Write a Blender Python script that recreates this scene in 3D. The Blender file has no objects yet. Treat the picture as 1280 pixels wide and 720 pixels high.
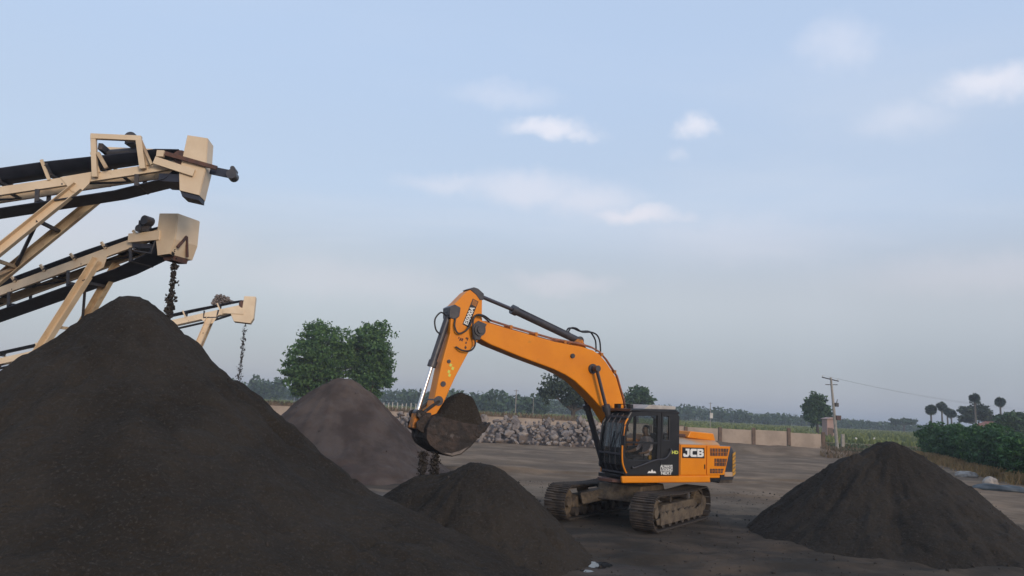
import bpy, bmesh, math, random
import numpy as np
from mathutils import Vector, Matrix

random.seed(7); RNG = np.random.default_rng(11)
SC = bpy.context.scene
COL = SC.collection

# ------------------------------------------------------------------ camera
CAM_H = 2.835; PITCH = math.radians(9.1); ROLL = math.radians(2.9); FPX = 924.0
cd = bpy.data.cameras.new('camera'); cam = bpy.data.objects.new('camera', cd); COL.objects.link(cam)
cd.sensor_width = 36.0; cd.lens = 36.0 * FPX / 1280.0; cd.clip_start = 0.1; cd.clip_end = 6000
U0 = np.array([0, -math.sin(PITCH), math.cos(PITCH)]); FW = np.array([0, math.cos(PITCH), math.sin(PITCH)])
RT = math.cos(ROLL) * np.array([1., 0, 0]) + math.sin(ROLL) * U0
UP = -math.sin(ROLL) * np.array([1., 0, 0]) + math.cos(ROLL) * U0
CP = np.array([0, 0, CAM_H])
cam.matrix_world = Matrix(((RT[0], UP[0], -FW[0], 0), (RT[1], UP[1], -FW[1], 0), (RT[2], UP[2], -FW[2], CAM_H), (0, 0, 0, 1)))
SC.camera = cam
SC.render.resolution_x = 1024; SC.render.resolution_y = 576

def ray(x, y): return FW + RT * (x - 640) / FPX + UP * (360 - y) / FPX
def at(x, y, Y):                    # point on the photo ray at depth Y
    r = ray(x, y); return CP + r * (Y / r[1])
def gnd(x, y, z=0.0):               # point where the photo ray meets height z
    r = ray(x, y); return CP + r * ((z - CAM_H) / r[2])

# ------------------------------------------------------------------ sky and sun
SUN_AZ = math.radians(150)          # clockwise from +Y (the view direction): behind the camera, to the right
SUN_EL = math.radians(14)
w = bpy.data.worlds.new('World'); SC.world = w; w.use_nodes = True
nt = w.node_tree; nt.nodes.clear()
def wn(t, **k):
    n = nt.nodes.new(t)
    for a, b in k.items(): setattr(n, a, b)
    return n
def wl(a, b): nt.links.new(a, b)
def wmath(op, a, b=None, clamp=False):
    n = wn('ShaderNodeMath', operation=op, use_clamp=clamp)
    for i, v in enumerate((a, b)):
        if v is None: continue
        if hasattr(v, 'links'): wl(v, n.inputs[i])
        else: n.inputs[i].default_value = v
    return n.outputs[0]
def wvec(op, a, b=None):
    n = wn('ShaderNodeVectorMath', operation=op)
    for i, v in enumerate((a, b)):
        if v is None: continue
        if hasattr(v, 'links'): wl(v, n.inputs[i])
        else: n.inputs[i].default_value = v
    return n
def wmix(f, a, b):
    n = wn('ShaderNodeMix', data_type='RGBA')
    for s, v in ((n.inputs[0], f), (n.inputs[6], a), (n.inputs[7], b)):
        if hasattr(v, 'links'): wl(v, s)
        else: s.default_value = v if not isinstance(v, tuple) or len(v) != 3 else (*v, 1)
    return n.outputs[2]
def wrange(v, a, b, c=0.0, d=1.0, smooth=True):
    n = wn('ShaderNodeMapRange', interpolation_type='SMOOTHSTEP' if smooth else 'LINEAR')
    wl(v, n.inputs[0])
    for i, q in enumerate((a, b, c, d)): n.inputs[1 + i].default_value = q
    return n.outputs[0]
tc = wn('ShaderNodeTexCoord'); D = tc.outputs['Generated']
sky = wn('ShaderNodeTexSky', sky_type='NISHITA', sun_disc=False, sun_elevation=SUN_EL, sun_rotation=SUN_AZ,
         air_density=1.3, dust_density=1.2, ozone_density=1.2, altitude=100)
sep = wn('ShaderNodeSeparateXYZ'); wl(D, sep.inputs[0]); Z = sep.outputs[2]
# thin evening overcast: pale blue above, mauve grey towards the horizon (in units of the sky before its strength)
ramp = wn('ShaderNodeValToRGB'); ramp.color_ramp.interpolation = 'EASE'
wl(wrange(Z, -0.02, 0.62, smooth=False), ramp.inputs[0])
els = ramp.color_ramp.elements
els[0].position = 0.0; els[0].color = (2.75, 3.3, 4.4, 1)
els[1].position = 1.0; els[1].color = (4.5, 5.75, 7.9, 1)
for p, c in ((0.10, (3.1, 3.6, 4.65)), (0.27, (4.55, 4.85, 5.65)), (0.48, (4.75, 5.75, 7.5)), (0.75, (4.7, 5.9, 8.0))):
    e = els.new(p); e.color = (*c, 1)
base = wmix(0.78, sky.outputs[0], ramp.outputs[0])
# wispy layers
den = wmath('MAXIMUM', Z, 0.2)
px_ = wmath('DIVIDE', sep.outputs[0], den); py_ = wmath('DIVIDE', sep.outputs[1], den)
cmb = wn('ShaderNodeCombineXYZ'); wl(px_, cmb.inputs[0]); wl(py_, cmb.inputs[1])
mp = wn('ShaderNodeMapping'); wl(cmb.outputs[0], mp.inputs[0]); mp.inputs['Scale'].default_value = (0.42, 0.75, 1); mp.inputs['Location'].default_value = (3.1, 1.7, 0)
n1 = wn('ShaderNodeTexNoise'); wl(mp.outputs[0], n1.inputs['Vector'])
n1.inputs['Scale'].default_value = 1.0; n1.inputs['Detail'].default_value = 6; n1.inputs['Roughness'].default_value = 0.5; n1.inputs['Distortion'].default_value = 0.4
thin = wmath('MULTIPLY', wrange(n1.outputs[0], 0.40, 0.78), 0.30)
base = wmix(thin, base, (6.0, 6.35, 7.1))
# small evening clouds at their places in the sky
n2 = wn('ShaderNodeTexNoise'); wl(D, n2.inputs['Vector']); n2.inputs['Scale'].default_value = 22; n2.inputs['Detail'].default_value = 6; n2.inputs['Roughness'].default_value = 0.6
ofs = wvec('MULTIPLY', wvec('SUBTRACT', n2.outputs['Color'], (.5, .5, .5)).outputs[0], (.075, .075, .04)).outputs[0]
Dn = wvec('ADD', D, ofs).outputs[0]
cl = None
for (cx, cy, wx, wz, amp) in ((690, 160, 58, 13, .85), (728, 167, 30, 10, .6), (872, 158, 26, 17, .75), (845, 196, 18, 9, .3), (1243, 106, 58, 20, .75), (1125, 150, 55, 22, .3),
                              (660, 236, 95, 26, .55), (800, 269, 70, 13, .85), (735, 250, 75, 24, .5), (700, 356, 80, 16, .45), (1050, 55, 50, 32, .35), (630, 118, 75, 16, .28), (560, 230, 70, 14, .4),
                              (1240, 340, 160, 30, .3), (930, 300, 170, 34, .25), (450, 352, 190, 30, .3), (120, 290, 170, 45, .3)):
    d = ray(cx, cy); d = d / np.linalg.norm(d)
    v = wvec('MULTIPLY', wvec('SUBTRACT', Dn, tuple(d)).outputs[0], (FPX / wx, FPX / wx, FPX / wz)).outputs[0]
    m = wmath('MULTIPLY', wrange(wvec('LENGTH', v).outputs['Value'], 1.25, 0.1), amp * .78)
    cl = m if cl is None else wmath('MAXIMUM', cl, m)
ccol = wmix(wrange(Z, 0.12, 0.38), (6.3, 6.0, 6.5), (7.9, 7.7, 8.2))
base = wmix(cl, base, ccol)
bg = wn('ShaderNodeBackground'); wl(base, bg.inputs[0]); bg.inputs[1].default_value = 0.112
out = wn('ShaderNodeOutputWorld'); wl(bg.outputs[0], out.inputs[0])
sd = bpy.data.lights.new('sun', 'SUN'); sd.energy = 1.5; sd.angle = math.radians(16); sd.color = (1.0, 0.84, 0.68)
sun = bpy.data.objects.new('sun', sd); COL.objects.link(sun)
to_sun = Vector((math.sin(SUN_AZ) * math.cos(SUN_EL), math.cos(SUN_AZ) * math.cos(SUN_EL), math.sin(SUN_EL)))
sun.rotation_euler = to_sun.to_track_quat('Z', 'Y').to_euler(); sun.location = to_sun * 60
vs = SC.view_settings; vs.view_transform = 'Standard'; vs.look = 'None'; vs.exposure = 0.12; vs.gamma = 1.0; vs.use_curve_mapping = False
SC.render.engine = 'CYCLES'

# ------------------------------------------------------------------ helpers
def tag(o, label=None, cat=None, group=None, kind=None):
    if label: o['label'] = label
    if cat: o['category'] = cat
    if group: o['group'] = group
    if kind: o['kind'] = kind
    return o
def empty(name, loc=(0, 0, 0), rz=0.0):
    o = bpy.data.objects.new(name, None); COL.objects.link(o); o.location = tuple(loc); o.rotation_euler = (0, 0, rz); o.empty_display_size = 0.2
    return o
def link(name, me, mat=None, parent=None):
    o = bpy.data.objects.new(name, me); COL.objects.link(o)
    if mat is not None and len(me.materials) == 0: me.materials.append(mat)
    if parent is not None: o.parent = parent
    return o
def copy_tree(o, parent=None):
    c = o.copy(); COL.objects.link(c); c.parent = parent
    for ch in o.children: copy_tree(ch, c)
    return c

# materials -------------------------------------------------------------
def material(name, c1, c2=None, rough=0.7, scale=3.0, metal=0.0, bump=0.0, bscale=None, lo=0.38, hi=0.65, detail=6, c3=None, s3=14.0, lo3=0.55, hi3=0.75, spec=0.4, island=0.0, transl=0.0, stretch=None, dist=0.02):
    m = bpy.data.materials.new(name); m.use_nodes = True; t = m.node_tree; b = t.nodes['Principled BSDF']
    b.inputs['Roughness'].default_value = rough; b.inputs['Metallic'].default_value = metal; b.inputs['Specular IOR Level'].default_value = spec
    tcn = t.nodes.new('ShaderNodeTexCoord'); vec = tcn.outputs['Object']
    if stretch:
        mpn = t.nodes.new('ShaderNodeMapping'); mpn.inputs['Scale'].default_value = stretch; t.links.new(vec, mpn.inputs[0]); vec = mpn.outputs[0]
    def noise(s, d=detail):
        n = t.nodes.new('ShaderNodeTexNoise'); t.links.new(vec, n.inputs['Vector']); n.inputs['Scale'].default_value = s; n.inputs['Detail'].default_value = d; n.inputs['Roughness'].default_value = 0.6
        return n.outputs[0]
    def rng(v, a, c):
        n = t.nodes.new('ShaderNodeMapRange'); n.interpolation_type = 'SMOOTHSTEP'; t.links.new(v, n.inputs[0]); n.inputs[1].default_value = a; n.inputs[2].default_value = c; return n.outputs[0]
    def mix(f, a, c):
        n = t.nodes.new('ShaderNodeMix'); n.data_type = 'RGBA'
        for s, v in ((n.inputs[0], f), (n.inputs[6], a), (n.inputs[7], c)):
            if hasattr(v, 'links'): t.links.new(v, s)
            else: s.default_value = (*v, 1) if isinstance(v, tuple) else v
        return n.outputs[2]
    colour = c1
    if c2: colour = mix(rng(noise(scale), lo, hi), colour, c2)
    if c3: colour = mix(rng(noise(s3), lo3, hi3), colour, c3)
    if island:
        g = t.nodes.new('ShaderNodeNewGeometry'); hsv = t.nodes.new('ShaderNodeHueSaturation')
        r1 = t.nodes.new('ShaderNodeMapRange'); t.links.new(g.outputs['Random Per Island'], r1.inputs[0]); r1.inputs[3].default_value = 1 - island; r1.inputs[4].default_value = 1 + island
        t.links.new(r1.outputs[0], hsv.inputs['Value'])
        r2 = t.nodes.new('ShaderNodeMapRange'); t.links.new(g.outputs['Random Per Island'], r2.inputs[0]); r2.inputs[3].default_value = 0.5 + 0.03 * island; r2.inputs[4].default_value = 0.5 - 0.05 * island
        t.links.new(r2.outputs[0], hsv.inputs['Hue'])
        if hasattr(colour, 'links'): t.links.new(colour, hsv.inputs['Color'])
        else: hsv.inputs['Color'].default_value = (*colour, 1)
        colour = hsv.outputs[0]
    if hasattr(colour, 'links'): t.links.new(colour, b.inputs['Base Color'])
    else: b.inputs['Base Color'].default_value = (*colour, 1)
    if bump:
        bn = t.nodes.new('ShaderNodeBump'); bn.inputs['Strength'].default_value = bump; bn.inputs['Distance'].default_value = dist
        t.links.new(noise(bscale or scale * 4, 8), bn.inputs['Height']); t.links.new(bn.outputs[0], b.inputs['Normal'])
    if transl:
        tr = t.nodes.new('ShaderNodeBsdfTranslucent'); ms = t.nodes.new('ShaderNodeMixShader'); ms.inputs[0].default_value = transl
        if hasattr(colour, 'links'): t.links.new(colour, tr.inputs[0])
        else: tr.inputs[0].default_value = (*colour, 1)
        t.links.new(b.outputs[0], ms.inputs[1]); t.links.new(tr.outputs[0], ms.inputs[2])
        t.links.new(ms.outputs[0], t.nodes['Material Output'].inputs[0])
    return m

M = {}
M['sand'] = material('crushed_sand', (0.028, 0.0222, 0.0170), (0.041, 0.0325, 0.0250), 0.95, 0.7, bump=1.0, bscale=11, c3=(0.060, 0.050, 0.042), s3=26, lo3=.53, hi3=.70, spec=.15, dist=.09)
M['sand_brown'] = material('brown_sand', (0.066, 0.048, 0.040), (0.112, 0.084, 0.070), 0.95, 0.8, bump=0.6, bscale=22, c3=(0.085, 0.055, 0.045), s3=1.3, spec=.15, dist=.03)
M['sand_loose'] = material('loose_sand', (0.036, 0.030, 0.025), (0.055, 0.047, 0.040), 0.95, 2.0, spec=.15, island=.25)
M['orange'] = material('orange_paint', (0.80, 0.255, 0.006), (0.74, 0.225, 0.006), 0.42, 1.3, c3=(0.42, 0.17, 0.035), s3=3.2, lo3=.62, hi3=.86, bump=.05, bscale=30)
M['orange_worn'] = material('worn_orange_paint', (0.62, 0.19, 0.012), (0.30, 0.12, 0.035), 0.6, 5.0, c3=(0.10, 0.05, 0.03), s3=9, lo3=.55, hi3=.72)
M['black'] = material('black_paint', (0.014, 0.015, 0.019), (0.022, 0.022, 0.025), 0.38, 3, c3=(0.06, 0.05, 0.045), s3=6, lo3=.66, hi3=.9)
M['navy'] = material('dark_slate_paint', (0.028, 0.033, 0.048), (0.045, 0.048, 0.060), 0.5, 4, c3=(0.10, 0.085, 0.07), s3=5, lo3=.6, hi3=.9)
M['steel'] = material('dark_steel', (0.055, 0.055, 0.066), (0.08, 0.075, 0.08), 0.42, 5, metal=.25, c3=(0.13, 0.09, 0.08), s3=7, lo3=.6, hi3=.85)
M['chrome'] = material('chrome_rod', (0.78, 0.74, 0.73), None, 0.34, metal=1.0)
M['chrome_dark'] = material('oily_rod', (0.09, 0.085, 0.10), None, 0.3, metal=.5)
M['rubber'] = material('rubber_hose', (0.016, 0.016, 0.020), (0.03, 0.028, 0.03), 0.55, 12)
M['mud_metal'] = material('muddy_track_steel', (0.040, 0.033, 0.030), (0.085, 0.066, 0.052), 0.85, 4.0, bump=.4, bscale=18, c3=(0.15, 0.115, 0.085), s3=7, lo3=.6, hi3=.8)
M['mud'] = material('dried_mud', (0.15, 0.115, 0.080), (0.075, 0.058, 0.046), 0.95, 3.5, bump=.8, bscale=14, c3=(0.21, 0.165, 0.115), s3=8, lo3=.58, hi3=.8, dist=.05)
M['bucket'] = material('scraped_bucket_steel', (0.026, 0.021, 0.019), (0.068, 0.046, 0.036), 0.75, 3.5, metal=.1, bump=1.0, bscale=7, c3=(0.15, 0.125, 0.11), s3=4.5, lo3=.60, hi3=.74, dist=.06)
M['worn_steel'] = material('worn_steel', (0.20, 0.165, 0.145), (0.11, 0.09, 0.08), 0.6, 6, metal=.2)
M['rust'] = material('rusty_steel', (0.13, 0.062, 0.045), (0.075, 0.045, 0.042), 0.8, 5)
M['pipe'] = material('copper_toned_pipe', (0.36, 0.13, 0.06), (0.16, 0.07, 0.05), 0.5, 5)
M['white_letter'] = material('white_lettering', (0.78, 0.77, 0.74), None, 0.5)
M['yellow_label'] = material('yellow_label', (0.62, 0.66, 0.12), None, 0.5)
M['hazard_yellow'] = material('hazard_stripe_amber', (0.60, 0.30, 0.04), (0.42, 0.22, 0.05), 0.6, 8)
M['dusty'] = material('dusty_pale_top', (0.40, 0.33, 0.27), (0.55, 0.27, 0.10), 0.8, 1.6)
M['pale_roof'] = material('pale_grey_roof', (0.46, 0.43, 0.40), (0.34, 0.31, 0.29), 0.7, 3)
M['interior'] = material('cab_interior', (0.022, 0.022, 0.025), (0.04, 0.036, 0.034), 0.7, 5)
M['cream'] = material('cream_paint', (0.76, 0.60, 0.42), (0.69, 0.53, 0.36), 0.5, 1.6, c3=(0.40, 0.28, 0.19), s3=2.4, lo3=.60, hi3=.88, bump=.05, bscale=20)
M['cream_dirty'] = material('dirty_cream_paint', (0.58, 0.45, 0.29), (0.40, 0.27, 0.17), 0.6, 2.2, c3=(0.20, 0.12, 0.08), s3=5, lo3=.6, hi3=.8)
M['belt'] = material('conveyor_belt', (0.022, 0.027, 0.046), (0.036, 0.041, 0.062), 0.6, 2.5)
M['conv_dark'] = material('greasy_dark_steel', (0.035, 0.038, 0.05), (0.075, 0.062, 0.058), 0.6, 5)
M['concrete'] = material('weathered_concrete', (0.34, 0.30, 0.26), (0.26, 0.23, 0.20), 0.9, 3, bump=.2, bscale=20)
M['panel'] = material('precast_panel', (0.42, 0.33, 0.26), (0.33, 0.26, 0.205), 0.9, 0.7, bump=.15, bscale=8, c3=(0.26, 0.21, 0.165), s3=1.6, lo3=.55, hi3=.85)
M['post'] = material('brown_post', (0.17, 0.115, 0.085), (0.12, 0.085, 0.065), 0.9, 3)
M['rock'] = material('quarry_rock', (0.25, 0.21, 0.185), (0.16, 0.135, 0.125), 0.9, 1.1, bump=.5, bscale=5, island=0.0, c3=(0.33, 0.27, 0.23), s3=2.0)
M['rock2'] = material('pale_quarry_rock', (0.33, 0.275, 0.235), (0.22, 0.185, 0.16), 0.9, 1.3, bump=.5, bscale=5)
M['rock3'] = material('dark_quarry_rock', (0.15, 0.125, 0.115), (0.22, 0.18, 0.16), 0.9, 1.3, bump=.5, bscale=5)
M['bark'] = material('bark', (0.085, 0.066, 0.05), (0.05, 0.04, 0.033), 0.95, 5, bump=.5, stretch=(1, 1, .25))
M['bark_pale'] = material('pale_palm_bark', (0.13, 0.115, 0.10), (0.085, 0.075, 0.066), 0.95, 5)
def leafmat(n, c, isl=.45, tr=.25): return material(n, c, None, 0.65, island=isl, transl=tr, spec=.3)
M['leaf'] = leafmat('tree_leaf', (0.075, 0.150, 0.046))
M['leaf_b'] = leafmat('dark_tree_leaf', (0.055, 0.105, 0.040))
M['leaf_grey'] = leafmat('grey_green_leaf', (0.060, 0.082, 0.048))
M['leaf_hedge'] = leafmat('hedge_leaf', (0.032, 0.090, 0.030))
M['leaf_hedge2'] = leafmat('light_hedge_leaf', (0.045, 0.118, 0.032))
M['leaf_palm'] = leafmat('palm_leaf', (0.040, 0.060, 0.040), .35, .15)
M['wood'] = leafmat('far_wood_leaf', (0.048, 0.085, 0.036), .5, .15)
M['crop'] = leafmat('green_crop', (0.165, 0.190, 0.060), .3, .2)
M['weeds'] = leafmat('dark_weeds', (0.055, 0.085, 0.035), .4, .2)
M['straw'] = leafmat('dry_straw', (0.33, 0.22, 0.085), .35, .25)
M['drygrass'] = leafmat('dull_dry_grass', (0.165, 0.120, 0.070), .35, .2)
M['sack'] = material('white_plastic_sack', (0.36, 0.32, 0.28), (0.22, 0.19, 0.17), 0.7, 4)
M['tarp'] = material('blue_grey_tarpaulin', (0.050, 0.062, 0.070), (0.085, 0.092, 0.095), 0.55, 3, c3=(.045, .05, .06), s3=6)
M['white_wall'] = material('white_wash', (0.62, 0.58, 0.53), (0.5, 0.46, 0.42), 0.85, 1.5)
M['pink_wall'] = material('pink_plaster', (0.40, 0.26, 0.22), (0.34, 0.23, 0.2), 0.85, 1.5)
M['tile_red'] = material('red_roof_tile', (0.36, 0.13, 0.075), (0.26, 0.10, 0.06), 0.85, 3)
M['skin'] = material('skin', (0.20, 0.11, 0.07), None, 0.55)
M['shirt'] = material('pale_shirt', (0.60, 0.48, 0.46), (0.50, 0.40, 0.39), 0.85, 12)
M['trousers'] = material('dark_trousers', (0.05, 0.045, 0.05), None, 0.9)
M['hair'] = material('black_hair', (0.012, 0.010, 0.010), None, 0.5)
def glassmat(name, tint, gloss, dust):
    m = bpy.data.materials.new(name); m.use_nodes = True; t = m.node_tree; t.nodes.remove(t.nodes['Principled BSDF'])
    tr = t.nodes.new('ShaderNodeBsdfTransparent'); tr.inputs[0].default_value = (*tint, 1)
    gl = t.nodes.new('ShaderNodeBsdfGlossy'); gl.inputs['Roughness'].default_value = .03; gl.inputs[0].default_value = (.9, .95, 1, 1)
    df = t.nodes.new('ShaderNodeBsdfDiffuse'); df.inputs[0].default_value = (.26, .24, .22, 1)
    fr = t.nodes.new('ShaderNodeFresnel'); fr.inputs[0].default_value = 1.45
    mg = t.nodes.new('ShaderNodeMath'); mg.operation = 'MULTIPLY'; mg.inputs[1].default_value = gloss; t.links.new(fr.outputs[0], mg.inputs[0])
    a = t.nodes.new('ShaderNodeMixShader'); t.links.new(mg.outputs[0], a.inputs[0]); t.links.new(tr.outputs[0], a.inputs[1]); t.links.new(gl.outputs[0], a.inputs[2])
    tcn = t.nodes.new('ShaderNodeTexCoord'); nz = t.nodes.new('ShaderNodeTexNoise'); t.links.new(tcn.outputs['Object'], nz.inputs['Vector']); nz.inputs['Scale'].default_value = 3; nz.inputs['Detail'].default_value = 5
    mr = t.nodes.new('ShaderNodeMapRange'); t.links.new(nz.outputs[0], mr.inputs[0]); mr.inputs[1].default_value = .3; mr.inputs[2].default_value = .8; mr.inputs[3].default_value = dust * .4; mr.inputs[4].default_value = dust
    b = t.nodes.new('ShaderNodeMixShader'); t.links.new(mr.outputs[0], b.inputs[0]); t.links.new(a.outputs[0], b.inputs[1]); t.links.new(df.outputs[0], b.inputs[2])
    t.links.new(b.outputs[0], t.nodes['Material Output'].inputs[0]); return m
M['glass'] = glassmat('cab_glass', (.86, .89, .90), .7, .03)
M['glass_dusty'] = glassmat('dusty_windscreen', (.55, .58, .60), .9, .22)
m = material('puddle_water', (0.03, 0.028, 0.026), None, 0.03, spec=.5); M['water'] = m

# mesh builder ----------------------------------------------------------
class MB:
    def __init__(s): s.v = []; s.f = []
    def add(s, v, f):
        n = len(s.v); s.v += [tuple(map(float, p)) for p in v]; s.f += [tuple(i + n for i in q) for q in f]; return s
    def box(s, c, d, rot=None):
        x, y, z = d[0] / 2, d[1] / 2, d[2] / 2
        v = [Vector((i * x, j * y, k * z)) for i in (-1, 1) for j in (-1, 1) for k in (-1, 1)]
        if rot is not None: v = [rot @ p for p in v]
        v = [p + Vector(c) for p in v]
        return s.add(v, [(0, 1, 3, 2), (4, 6, 7, 5), (0, 4, 5, 1), (2, 3, 7, 6), (0, 2, 6, 4), (1, 5, 7, 3)])
    def prism(s, poly, a, b, fn=lambda u, w_, t: (u, t, w_)):    # 2-D outline extruded from a to b
        n = len(poly); v = [fn(p[0], p[1], a) for p in poly] + [fn(p[0], p[1], b) for p in poly]
        return s.add(v, [tuple(range(n)), tuple(range(2 * n - 1, n - 1, -1))] + [(i, i + n, (i + 1) % n + n, (i + 1) % n) for i in range(n)])
    def ring(s, outer, inner, a, b, fn=lambda u, w_, t: (u, t, w_)):
        n = len(outer); v = [fn(p[0], p[1], t) for t in (a, b) for L in (outer, inner) for p in L]; f = []
        for i in range(n):
            j = (i + 1) % n
            f += [(i, j, n + j, n + i), (2 * n + i, 3 * n + i, 3 * n + j, 2 * n + j), (i, 2 * n + i, 2 * n + j, j), (n + i, n + j, 3 * n + j, 3 * n + i)]
        return s.add(v, f)
    def cyl(s, p0, p1, r0, r1=None, n=14):
        r1 = r0 if r1 is None else r1
        p0 = Vector(p0); p1 = Vector(p1); d = (p1 - p0).normalized(); a = d.orthogonal().normalized(); b = d.cross(a); v = []
        for p, r in ((p0, r0), (p1, r1)):
            for i in range(n):
                t = 2 * math.pi * i / n; v.append(p + (a * math.cos(t) + b * math.sin(t)) * r)
        return s.add(v, [tuple(range(n - 1, -1, -1)), tuple(range(n, 2 * n))] + [(i, (i + 1) % n, (i + 1) % n + n, i + n) for i in range(n)])
    def tube(s, pts, r, n=8):
        pts = [Vector(p) for p in pts]; rs = r if isinstance(r, (list, tuple)) else [r] * len(pts); v = []; f = []
        a = None
        for i, p in enumerate(pts):
            d = (pts[min(i + 1, len(pts) - 1)] - pts[max(i - 1, 0)]).normalized()
            a = d.orthogonal().normalized() if a is None else (a - d * a.dot(d)).normalized()
            b = d.cross(a)
            for k in range(n):
                t = 2 * math.pi * k / n; v.append(p + (a * math.cos(t) + b * math.sin(t)) * rs[i])
        for i in range(len(pts) - 1):
            for k in range(n):
                k2 = (k + 1) % n; f.append((i * n + k, i * n + k2, (i + 1) * n + k2, (i + 1) * n + k))
        f += [tuple(range(n - 1, -1, -1)), tuple(range((len(pts) - 1) * n, len(pts) * n))]
        return s.add(v, f)
    def bar(s, p0, p1, wd, ht, upv=(0, 0, 1)):                      # rectangular bar between two points
        p0 = Vector(p0); p1 = Vector(p1); d = (p1 - p0).normalized(); sd_ = d.cross(Vector(upv)).normalized(); u = sd_.cross(d); v = []
        for p in (p0, p1):
            for i, k in ((-1, -1), (1, -1), (1, 1), (-1, 1)): v.append(p + sd_ * (i * wd / 2) + u * (k * ht / 2))
        return s.add(v, [(3, 2, 1, 0), (4, 5, 6, 7), (0, 1, 5, 4), (1, 2, 6, 5), (2, 3, 7, 6), (3, 0, 4, 7)])
    def channel(s, p0, p1, wd, ht, upv=(0, 0, 1), t=0.02, side=1):    # C-section: web with two flanges
        p0 = Vector(p0); p1 = Vector(p1); d = (p1 - p0).normalized(); sd_ = d.cross(Vector(upv)).normalized(); u = sd_.cross(d)
        s.bar(p0, p1, t, ht, upv)
        for k in (-1, 1):
            o = u * (k * (ht / 2 - t / 2)) + sd_ * side * (wd / 2 + t / 2 + .001); s.bar(p0 + o, p1 + o, wd, t, upv)
        return s
    def build(s, name, mat, parent=None, bevel=0.0, smooth=False, off=(0, 0, 0), seg=2):
        me = bpy.data.meshes.new(name); o_ = Vector(off)
        me.from_pydata([tuple(Vector(p) - o_) for p in s.v], [], s.f); me.update()
        bm = bmesh.new(); bm.from_mesh(me); bmesh.ops.recalc_face_normals(bm, faces=bm.faces); bm.to_mesh(me); bm.free()
        o = link(name, me, mat, parent)
        if smooth:
            me.polygons.foreach_set('use_smooth', [True] * len(me.polygons)); me.set_sharp_from_angle(angle=math.radians(40))
        if bevel:
            md = o.modifiers.new('Bevel', 'BEVEL'); md.width = bevel; md.segments = seg; md.limit_method = 'ANGLE'; md.angle_limit = math.radians(35)
        return o
def crom(pts, k=5):
    P_ = [Vector(p) for p in pts]; P_ = [P_[0] * 2 - P_[1]] + P_ + [P_[-1] * 2 - P_[-2]]; out_ = []
    for i in range(1, len(P_) - 2):
        for j in range(k):
            t_ = j / k; a, b_, c_, d = P_[i - 1], P_[i], P_[i + 1], P_[i + 2]
            out_.append(.5 * ((2 * b_) + (c_ - a) * t_ + (2 * a - 5 * b_ + 4 * c_ - d) * t_ ** 2 + (3 * b_ - a - 3 * c_ + d) * t_ ** 3))
    return out_ + [P_[-2]]
def quads(name, V, mat, parent=None):                               # V: (n,4,3) array of free quads
    n = len(V); me = bpy.data.meshes.new(name); me.vertices.add(n * 4); me.loops.add(n * 4); me.polygons.add(n)
    me.vertices.foreach_set('co', np.ascontiguousarray(V, dtype=np.float32).ravel())
    me.loops.foreach_set('vertex_index', np.arange(n * 4, dtype=np.int32)); me.polygons.foreach_set('loop_start', np.arange(0, n * 4, 4, dtype=np.int32))
    me.update(calc_edges=True); me.validate()
    return link(name, me, mat, parent)
def gridmesh(name, X, Y, Zz, mat, parent=None, keep=None):
    ny, nx = X.shape; me = bpy.data.meshes.new(name); V = np.stack([X, Y, Zz], -1).reshape(-1, 3)
    i, j = np.meshgrid(np.arange(nx - 1), np.arange(ny - 1)); a = (j * nx + i).ravel(); F_ = np.stack([a, a + 1, a + nx + 1, a + nx], 1)
    if keep is not None:
        k = keep.ravel(); F_ = F_[k[F_].any(1)]; used = np.unique(F_); re = np.full(len(V), -1); re[used] = np.arange(len(used)); V = V[used]; F_ = re[F_]
    n = len(F_); me.vertices.add(len(V)); me.loops.add(n * 4); me.polygons.add(n)
    me.vertices.foreach_set('co', V.astype(np.float32).ravel()); me.loops.foreach_set('vertex_index', F_.astype(np.int32).ravel()); me.polygons.foreach_set('loop_start', np.arange(0, n * 4, 4, dtype=np.int32))
    me.update(calc_edges=True); me.polygons.foreach_set('use_smooth', np.ones(n, bool))
    return link(name, me, mat, parent)
def vnoise(x, y, seed=0):
    xi = np.floor(x).astype(np.int64); yi = np.floor(y).astype(np.int64); fx = x - xi; fy = y - yi
    fx = fx * fx * (3 - 2 * fx); fy = fy * fy * (3 - 2 * fy)
    def h(a, b):
        n = (a * 374761393 + b * 668265263 + seed * 1442695041) & 0xffffffff; n = ((n ^ (n >> 13)) * 1274126177) & 0xffffffff; return ((n ^ (n >> 16)) & 0xffff) / 65535.0
    return (h(xi, yi) * (1 - fx) + h(xi + 1, yi) * fx) * (1 - fy) + (h(xi, yi + 1) * (1 - fx) + h(xi + 1, yi + 1) * fx) * fy
def fbm(x, y, o=4, seed=0):
    r = 0; a = .5
    for k in range(o): r = r + a * vnoise(x * 2 ** k, y * 2 ** k, seed + k); a *= .5
    return r - .47
def text_mesh(body, size, ext=0.004, bold=0.0, sx=1.0, align='CENTER'):
    c = bpy.data.curves.new('lettering', 'FONT'); c.body = body; c.size = size; c.extrude = ext; c.offset = bold; c.align_x = align; c.align_y = 'CENTER'; c.resolution_u = 3; c.space_line = .85
    o = bpy.data.objects.new('lettering', c); COL.objects.link(o); bpy.context.view_layer.update()
    me = bpy.data.meshes.new_from_object(o.evaluated_get(bpy.context.evaluated_depsgraph_get())); bpy.data.objects.remove(o); bpy.data.curves.remove(c)
    for v in me.vertices: v.co.x *= sx
    return me

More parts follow.
